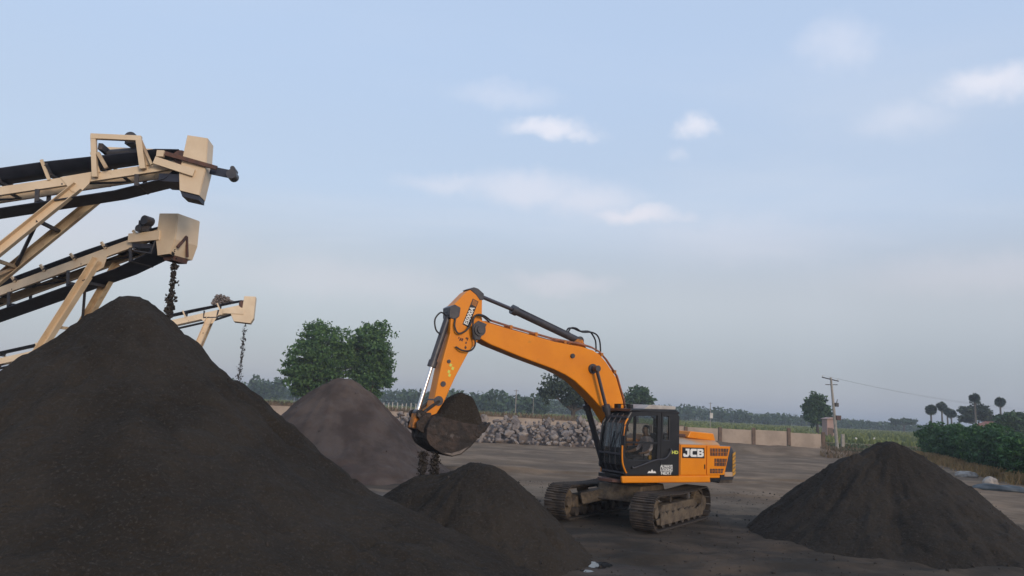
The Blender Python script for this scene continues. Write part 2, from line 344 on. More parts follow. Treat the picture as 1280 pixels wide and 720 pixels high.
# ------------------------------------------------------------------ ground
EX = np.array([3.523, 20.691]); EX_A = 0.517; TR_A = 0.981           # excavator: slew centre, heading of house and of tracks
WALL_Y = 66.0
HEAPS = {}                                                          # name -> lobes (x, y, height, slope, rounding)
_a = at(165, 378, 13.0)
HEAPS['front'] = [(_a[0], 13.0, _a[2] + .03, .84, .40), (_a[0] + .6, 12.3, _a[2] - 1.2, .63, 1.0), (-2.7, 12.2, 1.35, .46, .8), (-9.55, 20.0, 3.9, .78, .4)]
_a = at(597, 578, 15.2)
HEAPS['small'] = [(_a[0], 15.2, _a[2], .92, .45), (_a[0] + .36, 15.15, _a[2] - .18, .96, .35), (_a[0] - .25, 14.6, _a[2] - .50, .82, .4), (_a[0] - .9, 15.4, _a[2] - .30, .78, .4)]
_a = at(429, 471, 31.0)
HEAPS['brown'] = [(_a[0] - .30, 31, _a[2] - .02, .88, .15), (_a[0] + .05, 31, _a[2] - .04, .88, .15), (_a[0] + .36, 31, _a[2] - .02, .88, .15), (_a[0] + .6, 29.6, 1.6, .5, 1.)]
_a = at(1108, 549, 20.0)
HEAPS['right'] = [(_a[0] + .10, 20, _a[2] - .06, .82, .35), (_a[0] - .95, 19.7, _a[2] - .47, .84, .30), (_a[0] + .65, 19.8, _a[2] - .42, .80, .35), (_a[0] + .3, 18.5, 1.25, .60, .6), (_a[0] - 1.4, 18.6, .8, .5, .5)]
def heap_z(x, y, lobes, k=.13):
    a = np.stack([h + s * t - s * np.sqrt((x - cx) ** 2 + (y - cy) ** 2 + t * t) for cx, cy, h, s, t in lobes]); m_ = a.max(0)
    return m_ + k * np.log(np.exp(np.clip((a - m_) / k, -40, 0)).sum(0))
def gz(x, y):
    near = np.clip((90 - y) / 30, 0, 1)
    z = near * (.16 * fbm(x * .35, y * .35, 3, 5) + (.10 + .10 * np.clip((20 - y) / 3, 0, 1)) * fbm(x * 1.4, y * 1.4, 4, 9))
    # ruts made by wheels and crawlers
    for (x0, y0, ang, wd, dep, sd_) in ((2.0, 14.6, .35, .34, .07, 1), (3.2, 14.0, .30, .34, .06, 2), (6.5, 15.8, .12, .4, .06, 3), (6.0, 17.0, .1, .4, .05, 4), (0, 26, -.05, .5, .06, 5), (0, 27.8, -.04, .5, .05, 6), (0, 33, .06, .6, .06, 7), (0, 36, .03, .6, .05, 8), (8.8, 14.6, .5, .3, .06, 9)):
        dd = -(x - x0) * math.sin(ang) + (y - y0) * math.cos(ang) + .5 * fbm(x * .3, y * .3, 2, 30 + sd_)
        z = z + near * dep * 1.5 * (np.exp(-((np.abs(dd) - wd) / .16) ** 2) * .8 - np.exp(-(dd / wd) ** 4)) * np.clip(.5 + 2.5 * fbm(x * .12, y * .12, 2, 60 + sd_), 0, 1)
    d = np.hypot(x - EX[0], y - EX[1]); z = z * np.clip((d - 1.9) / 1.6, 0.0, 1)
    z = z * np.clip((np.hypot(x - 1.95, y - 13.9) - .5) / 1.2, 0, 1)
    # earth banked up against the wall, low berms in the yard
    bank = np.exp(-((y - (WALL_Y - 1.2)) / 2.6) ** 2) * np.clip((y < WALL_Y + 3), 0, 1)
    z = z + bank * (.62 + .28 * np.clip((x - 8) / 4, 0, 1) + .9 * fbm(x * .45, y * .4, 4, 3)) * np.clip((x + 14) / 6, 0, 1) * np.clip((31 - x) / 4, 0.15, 1)
    z = z + .35 * np.exp(-((y - 34 - .03 * x) / 1.3) ** 2) * np.clip(.4 + 2.2 * fbm(x * .2, y * .2, 2, 77), 0, 1) * np.exp(-((x - 1) / 6) ** 2)
    return z
def axis(lo, hi, st, a, b, g=1.16):
    L = list(np.arange(lo, hi, st)); s = st; r = hi
    while r < b: L.append(r); s *= g; r += s
    L.append(b); s = st; r = lo - st; K = []
    while r > a: K.append(r); s *= g; r -= s
    K.append(a); return np.array(K[::-1] + L)
gx = axis(-13, 19, .12, -2500, 2500); gy = axis(8, 37, .12, -200, 3000, 1.10)
GX, GY = np.meshgrid(gx, gy); GZ = gz(GX, GY)
gm = bpy.data.materials.new('yard_soil'); gm.use_nodes = True; t = gm.node_tree; b = t.nodes['Principled BSDF']
b.inputs['Specular IOR Level'].default_value = .2
def gn(tp, **k):
    n = t.nodes.new(tp)
    for q, r in k.items(): setattr(n, q, r)
    return n
def gnoise(scale, stretch=(1, 1, 1), det=6):
    tcx = gn('ShaderNodeTexCoord'); mpx = gn('ShaderNodeMapping'); mpx.inputs['Scale'].default_value = stretch; t.links.new(tcx.outputs['Object'], mpx.inputs[0])
    n = gn('ShaderNodeTexNoise'); t.links.new(mpx.outputs[0], n.inputs['Vector']); n.inputs['Scale'].default_value = scale; n.inputs['Detail'].default_value = det; n.inputs['Roughness'].default_value = .6; return n.outputs[0]
def grange(v, a_, b_, c_=0., d_=1.):
    n = gn('ShaderNodeMapRange', interpolation_type='SMOOTHSTEP'); t.links.new(v, n.inputs[0])
    for i_, q in enumerate((a_, b_, c_, d_)): n.inputs[i_ + 1].default_value = q
    return n.outputs[0]
def gmix(f, a_, b_):
    n = gn('ShaderNodeMix', data_type='RGBA')
    for s_, v_ in ((n.inputs[0], f), (n.inputs[6], a_), (n.inputs[7], b_)):
        if hasattr(v_, 'links'): t.links.new(v_, s_)
        else: s_.default_value = (*v_, 1)
    return n.outputs[2]
at1 = gn('ShaderNodeAttribute', attribute_name='spill'); at2 = gn('ShaderNodeAttribute', attribute_name='wet')
c = gmix(grange(gnoise(.5), .35, .68), (.150, .100, .062), (.258, .178, .115))
c = gmix(grange(gnoise(.16, (.6, 1.3, 1)), .44, .64, 0, .8), c, (.104, .072, .048))
c = gmix(grange(gnoise(9), .6, .75, 0, .6), c, (.27, .205, .15))
dk = gmix(grange(gnoise(.8, (.7, 1.2, 1)), .36, .7), (.033, .0255, .0185), (.086, .060, .041))
dk = gmix(grange(gnoise(11), .6, .76, 0, .5), dk, (.12, .094, .074))
mth = gn('ShaderNodeMath', operation='ADD'); t.links.new(at1.outputs['Fac'], mth.inputs[0]); t.links.new(grange(gnoise(.7), .2, .8, -.3, .3), mth.inputs[1])
c = gmix(grange(mth.outputs[0], .3, .75), c, dk)
t.links.new(c, b.inputs['Base Color'])
wr = grange(at2.outputs['Fac'], .0, 1., .93, .38); t.links.new(wr, b.inputs['Roughness'])
bn = gn('ShaderNodeBump'); bn.inputs['Strength'].default_value = .5; bn.inputs['Distance'].default_value = .05; t.links.new(gnoise(7, det=9), bn.inputs['Height']); t.links.new(bn.outputs[0], b.inputs['Normal'])
ground = gridmesh('ground', GX, GY, GZ, gm); tag(ground, kind='structure')
sp = np.clip(1.25 - (GY - 17.0) / 9, 0, 1) * .98
for L in HEAPS.values():
    hz = heap_z(GX, GY, L); sp = np.maximum(sp, np.clip(1.05 + hz / 1.3, 0, 1.05))
sp = np.maximum(sp, 1.1 * np.exp(-(((GX + 2.2) / 3.0) ** 2 + ((GY - 19.5) / 2.2) ** 2)))
sp = np.where(GY > 60, 0, sp)
wet = .7 * np.exp(-(((GX - 2.1) / 1.6) ** 2 + ((GY - 14.0) / .9) ** 2)) + .8 * np.exp(-(((GX + 2.6) / 2.6) ** 2 + ((GY - 23.0) / 1.6) ** 2))
for nm, arr in (('spill', sp), ('wet', wet)):
    at_ = ground.data.attributes.new(nm, 'FLOAT', 'POINT'); at_.data.foreach_set('value', arr.astype(np.float32).ravel())
def gz1(x, y): return float(gz(np.array([float(x)]), np.array([float(y)]))[0])

# puddle: two irregular films of water in a shallow dip
def puddle(px, py, rx, ry, seed):
    p = gnd(px, py); n = 26; v = [(p[0], p[1], .0)]
    for k in range(n):
        a = 2 * math.pi * k / n; q = 1 + .5 * float(fbm(np.array([2 + 1.3 * math.cos(a)]), np.array([seed + 1.3 * math.sin(a)]), 3, seed)[0]) * 1.6
        v.append((p[0] + rx * q * math.cos(a), p[1] + ry * q * math.sin(a), 0))
    mb = MB(); mb.add(v, [(0, k + 1, (k + 1) % n + 1) for k in range(n)])
    zz = max(gz1(x, y) for x, y, _ in v) + .004
    mb.v = [(x, y, zz) for x, y, _ in mb.v]
    return tag(mb.build('puddle', M['water']), kind='structure')
puddle(747, 706, .26, .34, 3); puddle(733, 714, .14, .12, 5)

# ------------------------------------------------------------------ heaps of crushed sand
PEB = []
for r_ in range(5):
    bmx = bmesh.new(); bmesh.ops.create_icosphere(bmx, subdivisions=1, radius=1)
    for v in bmx.verts: v.co *= random.uniform(.65, 1.2)
    PEB.append((np.array([v.co[:] for v in bmx.verts]), np.array([[v.index for v in f.verts] for f in bmx.faces]))); bmx.free()
def scatter(name, P, S, mat, parent=None):                          # many small angular stones in one mesh
    Vs = []; Fs = []; n0 = 0
    kind = RNG.integers(0, 5, len(P))
    for k in range(5):
        idx = np.where(kind == k)[0]
        if not len(idx): continue
        pv, pf = PEB[k]; a = RNG.uniform(0, 6.28, len(idx)); sc = S[idx][:, None] * RNG.uniform(.6, 1.2, (len(idx), 3))
        c_, s_ = np.cos(a), np.sin(a)
        x = pv[None, :, 0] * sc[:, 0:1]; y = pv[None, :, 1] * sc[:, 1:2]; z = pv[None, :, 2] * sc[:, 2:3]
        V = np.stack([x * c_[:, None] - y * s_[:, None], x * s_[:, None] + y * c_[:, None], z], -1) + P[idx][:, None, :]
        F_ = pf[None] + (np.arange(len(idx)) * len(pv))[:, None, None] + n0
        Vs.append(V.reshape(-1, 3)); Fs.append(F_.reshape(-1, 3)); n0 += len(idx) * len(pv)
    V = np.concatenate(Vs); F_ = np.concatenate(Fs); me = bpy.data.meshes.new(name); me.vertices.add(len(V)); me.loops.add(len(F_) * 3); me.polygons.add(len(F_))
    me.vertices.foreach_set('co', V.astype(np.float32).ravel()); me.loops.foreach_set('vertex_index', F_.astype(np.int32).ravel()); me.polygons.foreach_set('loop_start', np.arange(0, len(F_) * 3, 3, dtype=np.int32)); me.update(calc_edges=True)
    return link(name, me, mat, parent)
def heap(key, res, mat, label, amp, npeb, seed):
    L = HEAPS[key]; x0 = min(l[0] - l[2] / l[3] - .6 for l in L); x1 = max(l[0] + l[2] / l[3] + .6 for l in L); y0 = min(l[1] - l[2] / l[3] - .6 for l in L); y1 = max(l[1] + l[2] / l[3] + .6 for l in L)
    X, Y = np.meshgrid(np.arange(x0, x1, res), np.arange(y0, y1, res)); Zh = heap_z(X, Y, L)
    cx, cy = L[0][0], L[0][1]
    an = np.arctan2(Y - cy, X - cx); rr = np.hypot(X - cx, Y - cy)
    def rough(x, y, an_, rr_):
        g = amp * (.30 * fbm(x * .6, y * .6, 3, seed) + .15 * fbm(x * 3.1, y * 3.1, 4, seed + 8) + .07 * fbm(x * 9, y * 9, 3, seed + 4))
        ter = fbm(x * .9 + 4, y * .9 + 7, 3, seed + 70); g = g - amp * .07 * np.clip(1 - np.abs(ter - .05) / .05, 0, 1)      # little slips and ledges
        g = g + amp * .26 * fbm(an_ * 9 + 20, rr_ * .35 + 3, 3, seed + 2) * np.clip(rr_ / 1.2, 0, 1)       # runs down the slope
        return g
    if key == 'front': Zh = Zh - .22 * np.clip(cx - .25 - X, 0, 4.5) * np.clip((17.5 - Y) / 2, 0, 1)       # the left flank lies lower
    Zh = Zh + rough(X, Y, an, rr) * np.clip((Zh + .5) / .8, 0, 1)
    # slumped toe: small clods
    Zh = Zh + .05 * fbm(X * 2.3, Y * 2.3, 3, seed + 40) * np.clip(1 - np.abs(Zh - .2) / .5, 0, 1)
    base_z = gz(X, Y)
    root = empty('sand_heap', (cx, cy, 0)); tag(root, label, 'heap')
    o = gridmesh('heap_body', X - cx, Y - cy, np.maximum(Zh, base_z - .12), mat, root, keep=(Zh > base_z - .06))
    k = RNG.integers(0, X.size, npeb * 3); xs = X.ravel()[k] + RNG.uniform(-res, res, len(k)); ys = Y.ravel()[k] + RNG.uniform(-res, res, len(k)); zs = Zh.ravel()[k]
    ok = (zs > base_z.ravel()[k] + .02) & (RNG.random(len(k)) < np.clip(1.15 - zs / (L[0][2] * 1.0), .12, 1)); xs, ys, zs = xs[ok][:npeb], ys[ok][:npeb], zs[ok][:npeb]
    S = .009 * np.exp(RNG.normal(0, .5, len(xs))); P = np.stack([xs - cx, ys - cy, zs + S * .1], 1)
    pb = scatter('loose_grit', P, S, M['sand_loose'] if mat != M['sand_brown'] else mat, root); tag(pb, kind='stuff')
    return root
heap('front', .065, M['sand'], 'huge dark grey crushed sand heap filling the left foreground below the conveyors', 1.0, 3000, 3)
heap('small', .05, M['sand'], 'low dark sand heap in front of the excavator bucket', .8, 900, 14)
heap('brown', .09, M['sand_brown'], 'brownish conical sand heap in front of the two big trees', 1.1, 1500, 23)
heap('right', .055, M['sand'], 'dark sand heap at right behind the excavator, before the hedge', 1.0, 1300, 31)

# trodden lumps of sand around the tracks
n = 3200; P = np.stack([RNG.uniform(-1, 16, n), RNG.uniform(12.5, 30, n), np.zeros(n)], 1)
P[:, 2] = gz(P[:, 0], P[:, 1]); S = .014 * np.exp(RNG.normal(0, .55, n)); P[:, 2] += S * .2
tag(scatter('ground_clods', P, S, M['sand_loose']), 'small dark clods and stones strewn over the trodden yard', 'clods', kind='stuff')

# ------------------------------------------------------------------ boundary wall of precast panels
wall = empty('boundary_wall', (0, WALL_Y, 0)); tag(wall, 'long precast concrete boundary wall of cream panels between brown posts', 'wall')
posts_x = []
for px in (1029, 986, 942, 900, 857): posts_x.append(at(px, 545, WALL_Y)[0])
x = posts_x[-1] - 3.1
while x > -26: posts_x.append(x); x -= 3.1 + .12 * math.sin(x * 3)
pm = None
for i, x in enumerate(posts_x):
    z0 = gz1(x, WALL_Y) - .3; hh = 1.98 + .05 * math.sin(i * 2.3)
    o = MB().box((x, 0, (hh + z0) / 2), (.30 if i < 5 else .2, .22, hh - z0)).build('post', M['post'], wall, bevel=.02)
    o.rotation_euler.y = .008 * math.sin(i * 5.1)
    if i + 1 < len(posts_x):
        x2 = posts_x[i + 1]; top = 1.86 + .035 * math.sin(i * 1.7)
        if i == 0: top = 1.80
        MB().box(((x + x2) / 2, .02, (top - .3) / 2), (abs(x - x2) - .31, .07, top + .3)).build('panel', M['panel'], wall, bevel=.01)
        if i >= 4: MB().box(((x + x2) / 2, .02, top + .035), (abs(x - x2) - .31, .10, .06)).build('coping', M['post'], wall)

# ------------------------------------------------------------------ rubble of quarried rock along the wall
rub = empty('rubble_pile', (0, 60, 0)); tag(rub, 'long pile of angular quarry rocks in front of the wall, left of the cab', 'rock pile')
RM = []
for k in range(12):
    bmx = bmesh.new(); bmesh.ops.create_icosphere(bmx, subdivisions=1, radius=.5)
    rr_ = random.Random(k)
    for v in bmx.verts: v.co = Vector([c_ * rr_.uniform(.75, 1.15) for c_ in v.co])
    for q in range(11):
        nn = Vector((rr_.gauss(0, 1), rr_.gauss(0, 1), rr_.gauss(0, 1))).normalized(); d = rr_.uniform(.20, .34)
        for v in bmx.verts:
            e = v.co.dot(nn) - d
            if e > 0: v.co -= nn * e
    me = bpy.data.meshes.new('rock'); bmx.to_mesh(me); bmx.free(); me.materials.append(M[('rock', 'rock2', 'rock3', 'rock')[k % 4]]); RM.append(me)
def rub_top(x):
    e = np.clip((x + 15.5) / 2.5, 0, 1) * np.clip((9.6 - x) / 2.0, 0, 1)
    return e * (1.85 + .24 * math.sin(x * .9 + 1) + .18 * math.sin(x * 2.3) - .3 * math.exp(-((x - 1.0) / 1.6) ** 2) + .2 * math.exp(-((x - 4.6) / 1.5) ** 2))
cnt = 0; xs = -15.5
mb = MB(); nxx = 50
prof = [(-2.0, -.25), (-1.1, .40), (-.35, .80), (.5, .92), (1.6, .6), (3.2, -.25)]
for i in range(nxx):
    x = -15.5 + 25.2 * i / (nxx - 1)
    for (dy, fz) in prof: mb.v.append((x, dy + .05, rub_top(x) * fz - .22 + gz1(x, 60)))
for i in range(nxx - 1):
    for j in range(len(prof) - 1): a_ = i * len(prof) + j; mb.f.append((a_, a_ + 1, a_ + len(prof) + 1, a_ + len(prof)))
mb.build('rubble_core', M['rock3'], rub, smooth=True)
rocks = []
for row in range(11):
    f = row / 10.0; x = -15.2 + .3 * random.random()
    while x < 9.5:
        hgt = rub_top(x); sz = random.choice((.30, .38, .48, .6, .85)) * random.uniform(.85, 1.2)
        dy = -2.25 + 2.1 * f + random.uniform(-.12, .12); z = gz1(x, 60 + dy) + hgt * min(1, (f ** .85)) * .98 + .02 + random.uniform(-.08, .08)
        if row == 0: z = gz1(x, 60 + dy) + sz * .2
        rocks.append((sz, (x, dy, z), (random.gauss(0, .6), random.gauss(0, .6), random.uniform(0, 6.28)), (sz * random.uniform(.9, 1.6), sz * random.uniform(.8, 1.2), sz * random.uniform(.6, 1.05)), random.randrange(len(RM))))
        x += sz * random.uniform(.80, 1.15) * (1.0 if row else 1.8)
rocks.sort(key=lambda r: -r[0])
for sz, lc, ro, scl, k in rocks[:290]:
    o = link('rock', RM[k], None, rub); o.location = lc; o.rotation_euler = ro; o.scale = scl
P = np.array([r[1] for r in rocks[290:]]); S = np.array([r[0] for r in rocks[290:]]) * .48
tag(scatter('small_rocks', P, S, M['rock'], rub), kind='stuff')

# ------------------------------------------------------------------ fields beyond the wall
fm = material('field_green', (.105, .125, .042), (.160, .160, .058), .95, .05, c3=(.15, .125, .06), s3=.09, lo3=.52, hi3=.66, bump=.4, bscale=1.2, stretch=(.5, 1, 1), dist=.3)
fx = np.linspace(-320, 420, 150); fy = np.concatenate([np.linspace(70, 130, 60), np.linspace(133, 470, 60)]); FX, FY = np.meshgrid(fx, fy)
fld = gridmesh('field', FX, FY, .12 + .10 * fbm(FX * .08, FY * .08, 3, 2) + .25 * np.clip((FY - 95) / 60, 0, 1), fm); tag(fld, kind='structure')
def fz(x, y): return .12 + .10 * fbm(x * .08, y * .08, 3, 2) + .25 * np.clip((y - 95) / 60, 0, 1)
def blades(name, X, Y, Z0, H, Wd, mat, lean=.25):
    n = len(X); a = RNG.uniform(0, math.pi, n); dx = np.cos(a) * Wd / 2; dy = np.sin(a) * Wd / 2; lx = RNG.normal(0, lean, n) * H; ly = RNG.normal(0, lean, n) * H
    V = np.zeros((n, 4, 3))
    V[:, 0] = np.stack([X - dx, Y - dy, Z0], 1); V[:, 1] = np.stack([X + dx, Y + dy, Z0], 1)
    V[:, 2] = np.stack([X + dx * .35 + lx, Y + dy * .35 + ly, Z0 + H], 1); V[:, 3] = np.stack([X - dx * .35 + lx, Y - dy * .35 + ly, Z0 + H * .95], 1)
    return quads(name, V, mat)
n = 42000; Y = 104 + 190 * RNG.random(n) ** 1.4; X = RNG.uniform(-.42, .75, n) * Y
ok = fbm(X * .03 + 9, Y * .05, 3, 6) > -.12; X, Y = X[ok], Y[ok]
tag(blades('crop', X, Y, fz(X, Y) - .05, RNG.uniform(.4, .85, len(X)), RNG.uniform(.25, .6, len(X)), M['crop']), 'yellow green crop covering the field beyond the wall', 'crop', kind='stuff')
n = 15000; Y = RNG.uniform(WALL_Y + 6, 96, n); X = RNG.uniform(-.42, .80, n) * Y; ok = (fbm(X * .1, Y * .2, 3, 12) > -.05); X, Y = X[ok], Y[ok]
hgt = RNG.uniform(.5, 1.5, len(X)) * np.where(X > 29, .25, 1.0)
tag(blades('weeds', X, Y, fz(X, Y) - .08, hgt, RNG.uniform(.15, .4, len(X)), M['weeds']), 'dark green weeds growing along the far side of the wall', 'weeds', kind='stuff')
n = 16000; Y = RNG.uniform(WALL_Y + 4, 108, n); X = RNG.uniform(-.45, .10, n) * Y; ok = (fbm(X * .08, Y * .2, 3, 19) > -.1); X, Y = X[ok], Y[ok]
tag(blades('dry_grass', X, Y, fz(X, Y) - .08, RNG.uniform(1.0, 2.1, len(X)), RNG.uniform(.15, .4, len(X)), M['drygrass']), 'dull brown dry grass standing behind the left half of the wall', 'grass', kind='stuff')

# ------------------------------------------------------------------ trees
def leaf_quads(C, size, up=.35):
    n = len(C); nrm = RNG.normal(0, 1, (n, 3)); nrm[:, 2] += up; nrm /= np.linalg.norm(nrm, axis=1)[:, None]
    r = RNG.normal(0, 1, (n, 3)); u = np.cross(nrm, r); u /= np.linalg.norm(u, axis=1)[:, None]; v = np.cross(nrm, u)
    s = size * RNG.uniform(.6, 1.35, (n, 1)); a = u * s * .75; b_ = v * s * .42
    return np.stack([C - a, C + b_ - a * .1, C + a, C - b_ + a * .1], 1)
def crown_points(blobs, ncl, per, spread):
    out_ = []; cen = []
    for (c_, r) in blobs:
        c_ = np.array(c_); r = np.array(r, float)
        d = RNG.normal(0, 1, (ncl, 3)); d /= np.linalg.norm(d, axis=1)[:, None]; rad = RNG.random((ncl, 1)) ** .42
        lump = 1 + .22 * np.sin(d[:, 0:1] * 5 + c_[0]) * np.sin(d[:, 2:3] * 4 + c_[2]) + RNG.normal(0, .07, (ncl, 1))
        k = c_ + d * rad * r * lump; cen.append(k)
        p = k[:, None, :] + RNG.normal(0, 1, (ncl, per, 3)) * spread * r.mean() * np.array([1, 1, .6])
        out_.append(p.reshape(-1, 3))
    return np.concatenate(out_), np.concatenate(cen)
def tree(name, label, cat, foot, blobs, leaf, leafsize, ncl=60, per=26, spread=.13, tr=.25, fork=.35, group=None, bark='bark', limbs=9):
    foot = np.array(foot, float); root = empty(name, foot); tag(root, label, cat, group)
    bl = [(np.array(c_) - foot, r) for c_, r in blobs]
    P, cen = crown_points(bl, ncl, per, spread); P = P[P[:, 2] > .25]
    quads('crown', leaf_quads(P, leafsize), M[leaf], root)
    top = np.mean([c_ for c_, r in bl], axis=0); fk = np.array([top[0] * .25, top[1] * .25, top[2] * fork]); mb_ = MB()
    mb_.tube([(0, 0, -.25), (0.02, 0, .15), tuple(fk * [.6, .6, .55]), tuple(fk)], [tr * 1.5, tr * 1.1, tr * .9, tr * .75], 9)
    mb_.build('trunk', M[bark], root, smooth=True)
    for c_, r in bl:
        mid = (fk + c_) / 2 + RNG.normal(0, .15, 3); mb_ = MB(); mb_.tube([tuple(fk * .97), tuple(mid), tuple(c_), tuple(c_ + np.array([0, 0, r[2] * .6]))], [tr * .6, tr * .42, tr * .25, tr * .06], 7); sel = RNG.integers(0, len(cen), 3)
        for q in range(limbs):
            e = c_ + RNG.normal(0, .5, 3) * np.array(r); s_ = mid + (c_ - mid) * RNG.random()
            mb_.tube([tuple(s_), tuple((s_ + e) / 2 + RNG.normal(0, .1, 3)), tuple(e)], [tr * .2, tr * .12, tr * .04], 5)
        mb_.build('limb', M[bark], root, smooth=True)
    return root
def pxblob(px, py, Y, rx, ry, dy=0.0, rd=None):                     # crown lobe from its place and radius in the photo
    c_ = at(px, py, Y + dy); k = (Y + dy) / FPX
    return (c_, (rx * k, (rd or rx) * k, ry * k))
Y0 = 88.
f = at(398, 500, Y0); f[2] = .1
tree('broadleaf_tree', 'left of the two big leafy trees behind the brown sand heap', 'tree', f,
     [pxblob(402, 424, Y0, 30, 24), pxblob(390, 448, Y0, 30, 22, -1), pxblob(374, 466, Y0, 20, 19, -1.5), pxblob(405, 470, Y0, 28, 20, .5), pxblob(424, 446, Y0, 20, 22, 1), pxblob(385, 482, Y0, 24, 12, .5)], 'leaf', .27, 80, 36, .14, .35, .33, 'pair of big trees')
Y0 = 91.
f = at(462, 502, Y0); f[2] = .1
tree('broadleaf_tree', 'right of the two big leafy trees, with the rounder crown, behind the brown heap', 'tree', f,
     [pxblob(466, 424, Y0, 25, 22), pxblob(472, 446, Y0, 24, 22, -1), pxblob(452, 446, Y0, 18, 26, .5), pxblob(462, 470, Y0, 28, 19, -.5), pxblob(474, 470, Y0, 16, 17, 1), pxblob(455, 488, Y0, 22, 9, .5)], 'leaf', .27, 80, 36, .14, .35, .33, 'pair of big trees')
Y0 = 118.
f = at(716, 524, Y0); f[2] = .3
tree('broadleaf_tree', 'grey green spreading tree seen under the bent boom', 'tree', f,
     [pxblob(700, 478, Y0, 22, 14), pxblob(716, 487, Y0, 27, 14, 1), pxblob(735, 487, Y0, 24, 15, -1), pxblob(690, 490, Y0, 15, 11), pxblob(745, 498, Y0, 18, 11), pxblob(722, 500, Y0, 24, 8)], 'leaf_grey', .36, 46, 20, .17, .42, .45)
Y0 = 150.
f = at(797, 520, Y0); f[2] = .4
tree('broadleaf_tree', 'small round green tree showing above the cab roof', 'tree', f, [pxblob(797, 494, Y0, 16, 11), pxblob(790, 501, Y0, 14, 10), pxblob(806, 500, Y0, 11, 10)], 'leaf_b', .45, 46, 20, .15, .3, .4)
Y0 = 140.
f = at(1022, 531, Y0); f[2] = .4
tree('broadleaf_tree', 'lone upright dark tree in the field just left of the utility pole', 'tree', f,
     [pxblob(1018, 503, Y0, 12, 11), pxblob(1026, 511, Y0, 12, 11, 1), pxblob(1013, 515, Y0, 10, 10), pxblob(1029, 521, Y0, 11, 8), pxblob(1019, 522, Y0, 11, 8)], 'leaf_b', .42, 46, 20, .16, .3, .4)
Y0 = 165.
f = at(1222, 537, Y0); f[2] = .4
tree('broadleaf_tree', 'bushy tree behind the palm that rises over the hedge', 'tree', f, [pxblob(1214, 515, Y0, 11, 7), pxblob(1226, 514, Y0, 13, 9), pxblob(1232, 521, Y0, 10, 8), pxblob(1210, 524, Y0, 10, 6)], 'leaf_grey', .45, 46, 20, .16, .3, .4)
Y0 = 120.
f = at(1268, 541, Y0); f[2] = .3
tree('broadleaf_tree', 'dense round tree at the right edge above the hedge', 'tree', f, [pxblob(1270, 524, Y0, 18, 11), pxblob(1256, 530, Y0, 12, 9), pxblob(1282, 530, Y0, 16, 10), pxblob(1268, 536, Y0, 20, 7)], 'leaf_b', .40, 50, 22, .15, .35, .35)
Y0 = 300.
f = at(1130, 533, Y0); f[2] = .4
tree('flat_topped_tree', 'far flat topped tree on the horizon right of the pole', 'tree', f, [pxblob(1123, 527, Y0, 9, 3.2), pxblob(1137, 527.5, Y0, 9, 3)], 'wood', .8, 40, 16, .15, .35, .6)

def palm(px, base_y, top_y, Y, r_px, label, lean=0.0):
    c_ = at(px, top_y, Y); foot = np.array([c_[0] - lean, Y, .3]); root = empty('palmyra_palm', foot); tag(root, label, 'palm', 'palmyra palms beyond the hedge')
    h = c_[2] - .3; r = r_px * Y / FPX; mb_ = MB()
    mb_.tube([(0, 0, -.4), (lean * .2, 0, h * .3), (lean * .6, 0, h * .7), (lean, 0, h)], [.30, .24, .19, .16], 9); mb_.build('trunk', M['bark_pale'], root, smooth=True)
    V = []
    for k in range(52):                                              # stiff fan leaves all round
        d = RNG.normal(0, 1, 3); d[2] = d[2] * .9 + .1; d /= np.linalg.norm(d); sidev = np.cross(d, RNG.normal(0, 1, 3)); sidev /= np.linalg.norm(sidev)
        c0 = np.array([lean, 0, h]); hub = c0 + d * r * (.42 if k % 3 else .12)
        for q in range(9):
            a = (q - 4) * .30; e = d * math.cos(a) + sidev * math.sin(a); wv = np.cross(e, np.cross(d, sidev)); L = r * .62 * RNG.uniform(.85, 1.1)
            wv = wv / np.linalg.norm(wv) * L * .13
            V.append([hub, hub + e * L * .6 + wv, hub + e * L + np.array([0, 0, -.1 * L]), hub + e * L * .6 - wv])
        wv = sidev * .03; V.append([c0 - wv, c0 + wv, hub + wv, hub - wv])
    quads('crown', np.array(V), M['leaf_palm'], root); return root
palm(1163.5, 533, 512, 165, 7.5, 'leftmost palm, short with a thick round crown, above the end of the hedge')
palm(1177, 533, 508, 180, 7.0, 'second palm from the left, taller, with a bare thin trunk')
palm(1184, 533, 514, 190, 5.5, 'third palm from the left, half hidden in the close cluster of crowns')
palm(1189, 534, 517, 185, 6.5, 'fourth palm from the left, lowest crown of the cluster')
palm(1218, 535, 497.5, 150, 7.0, 'tall palm standing in front of the bushy tree')
palm(1250, 538, 502.5, 160, 7.0, 'rightmost palm, alone with a slim trunk left of the round tree')

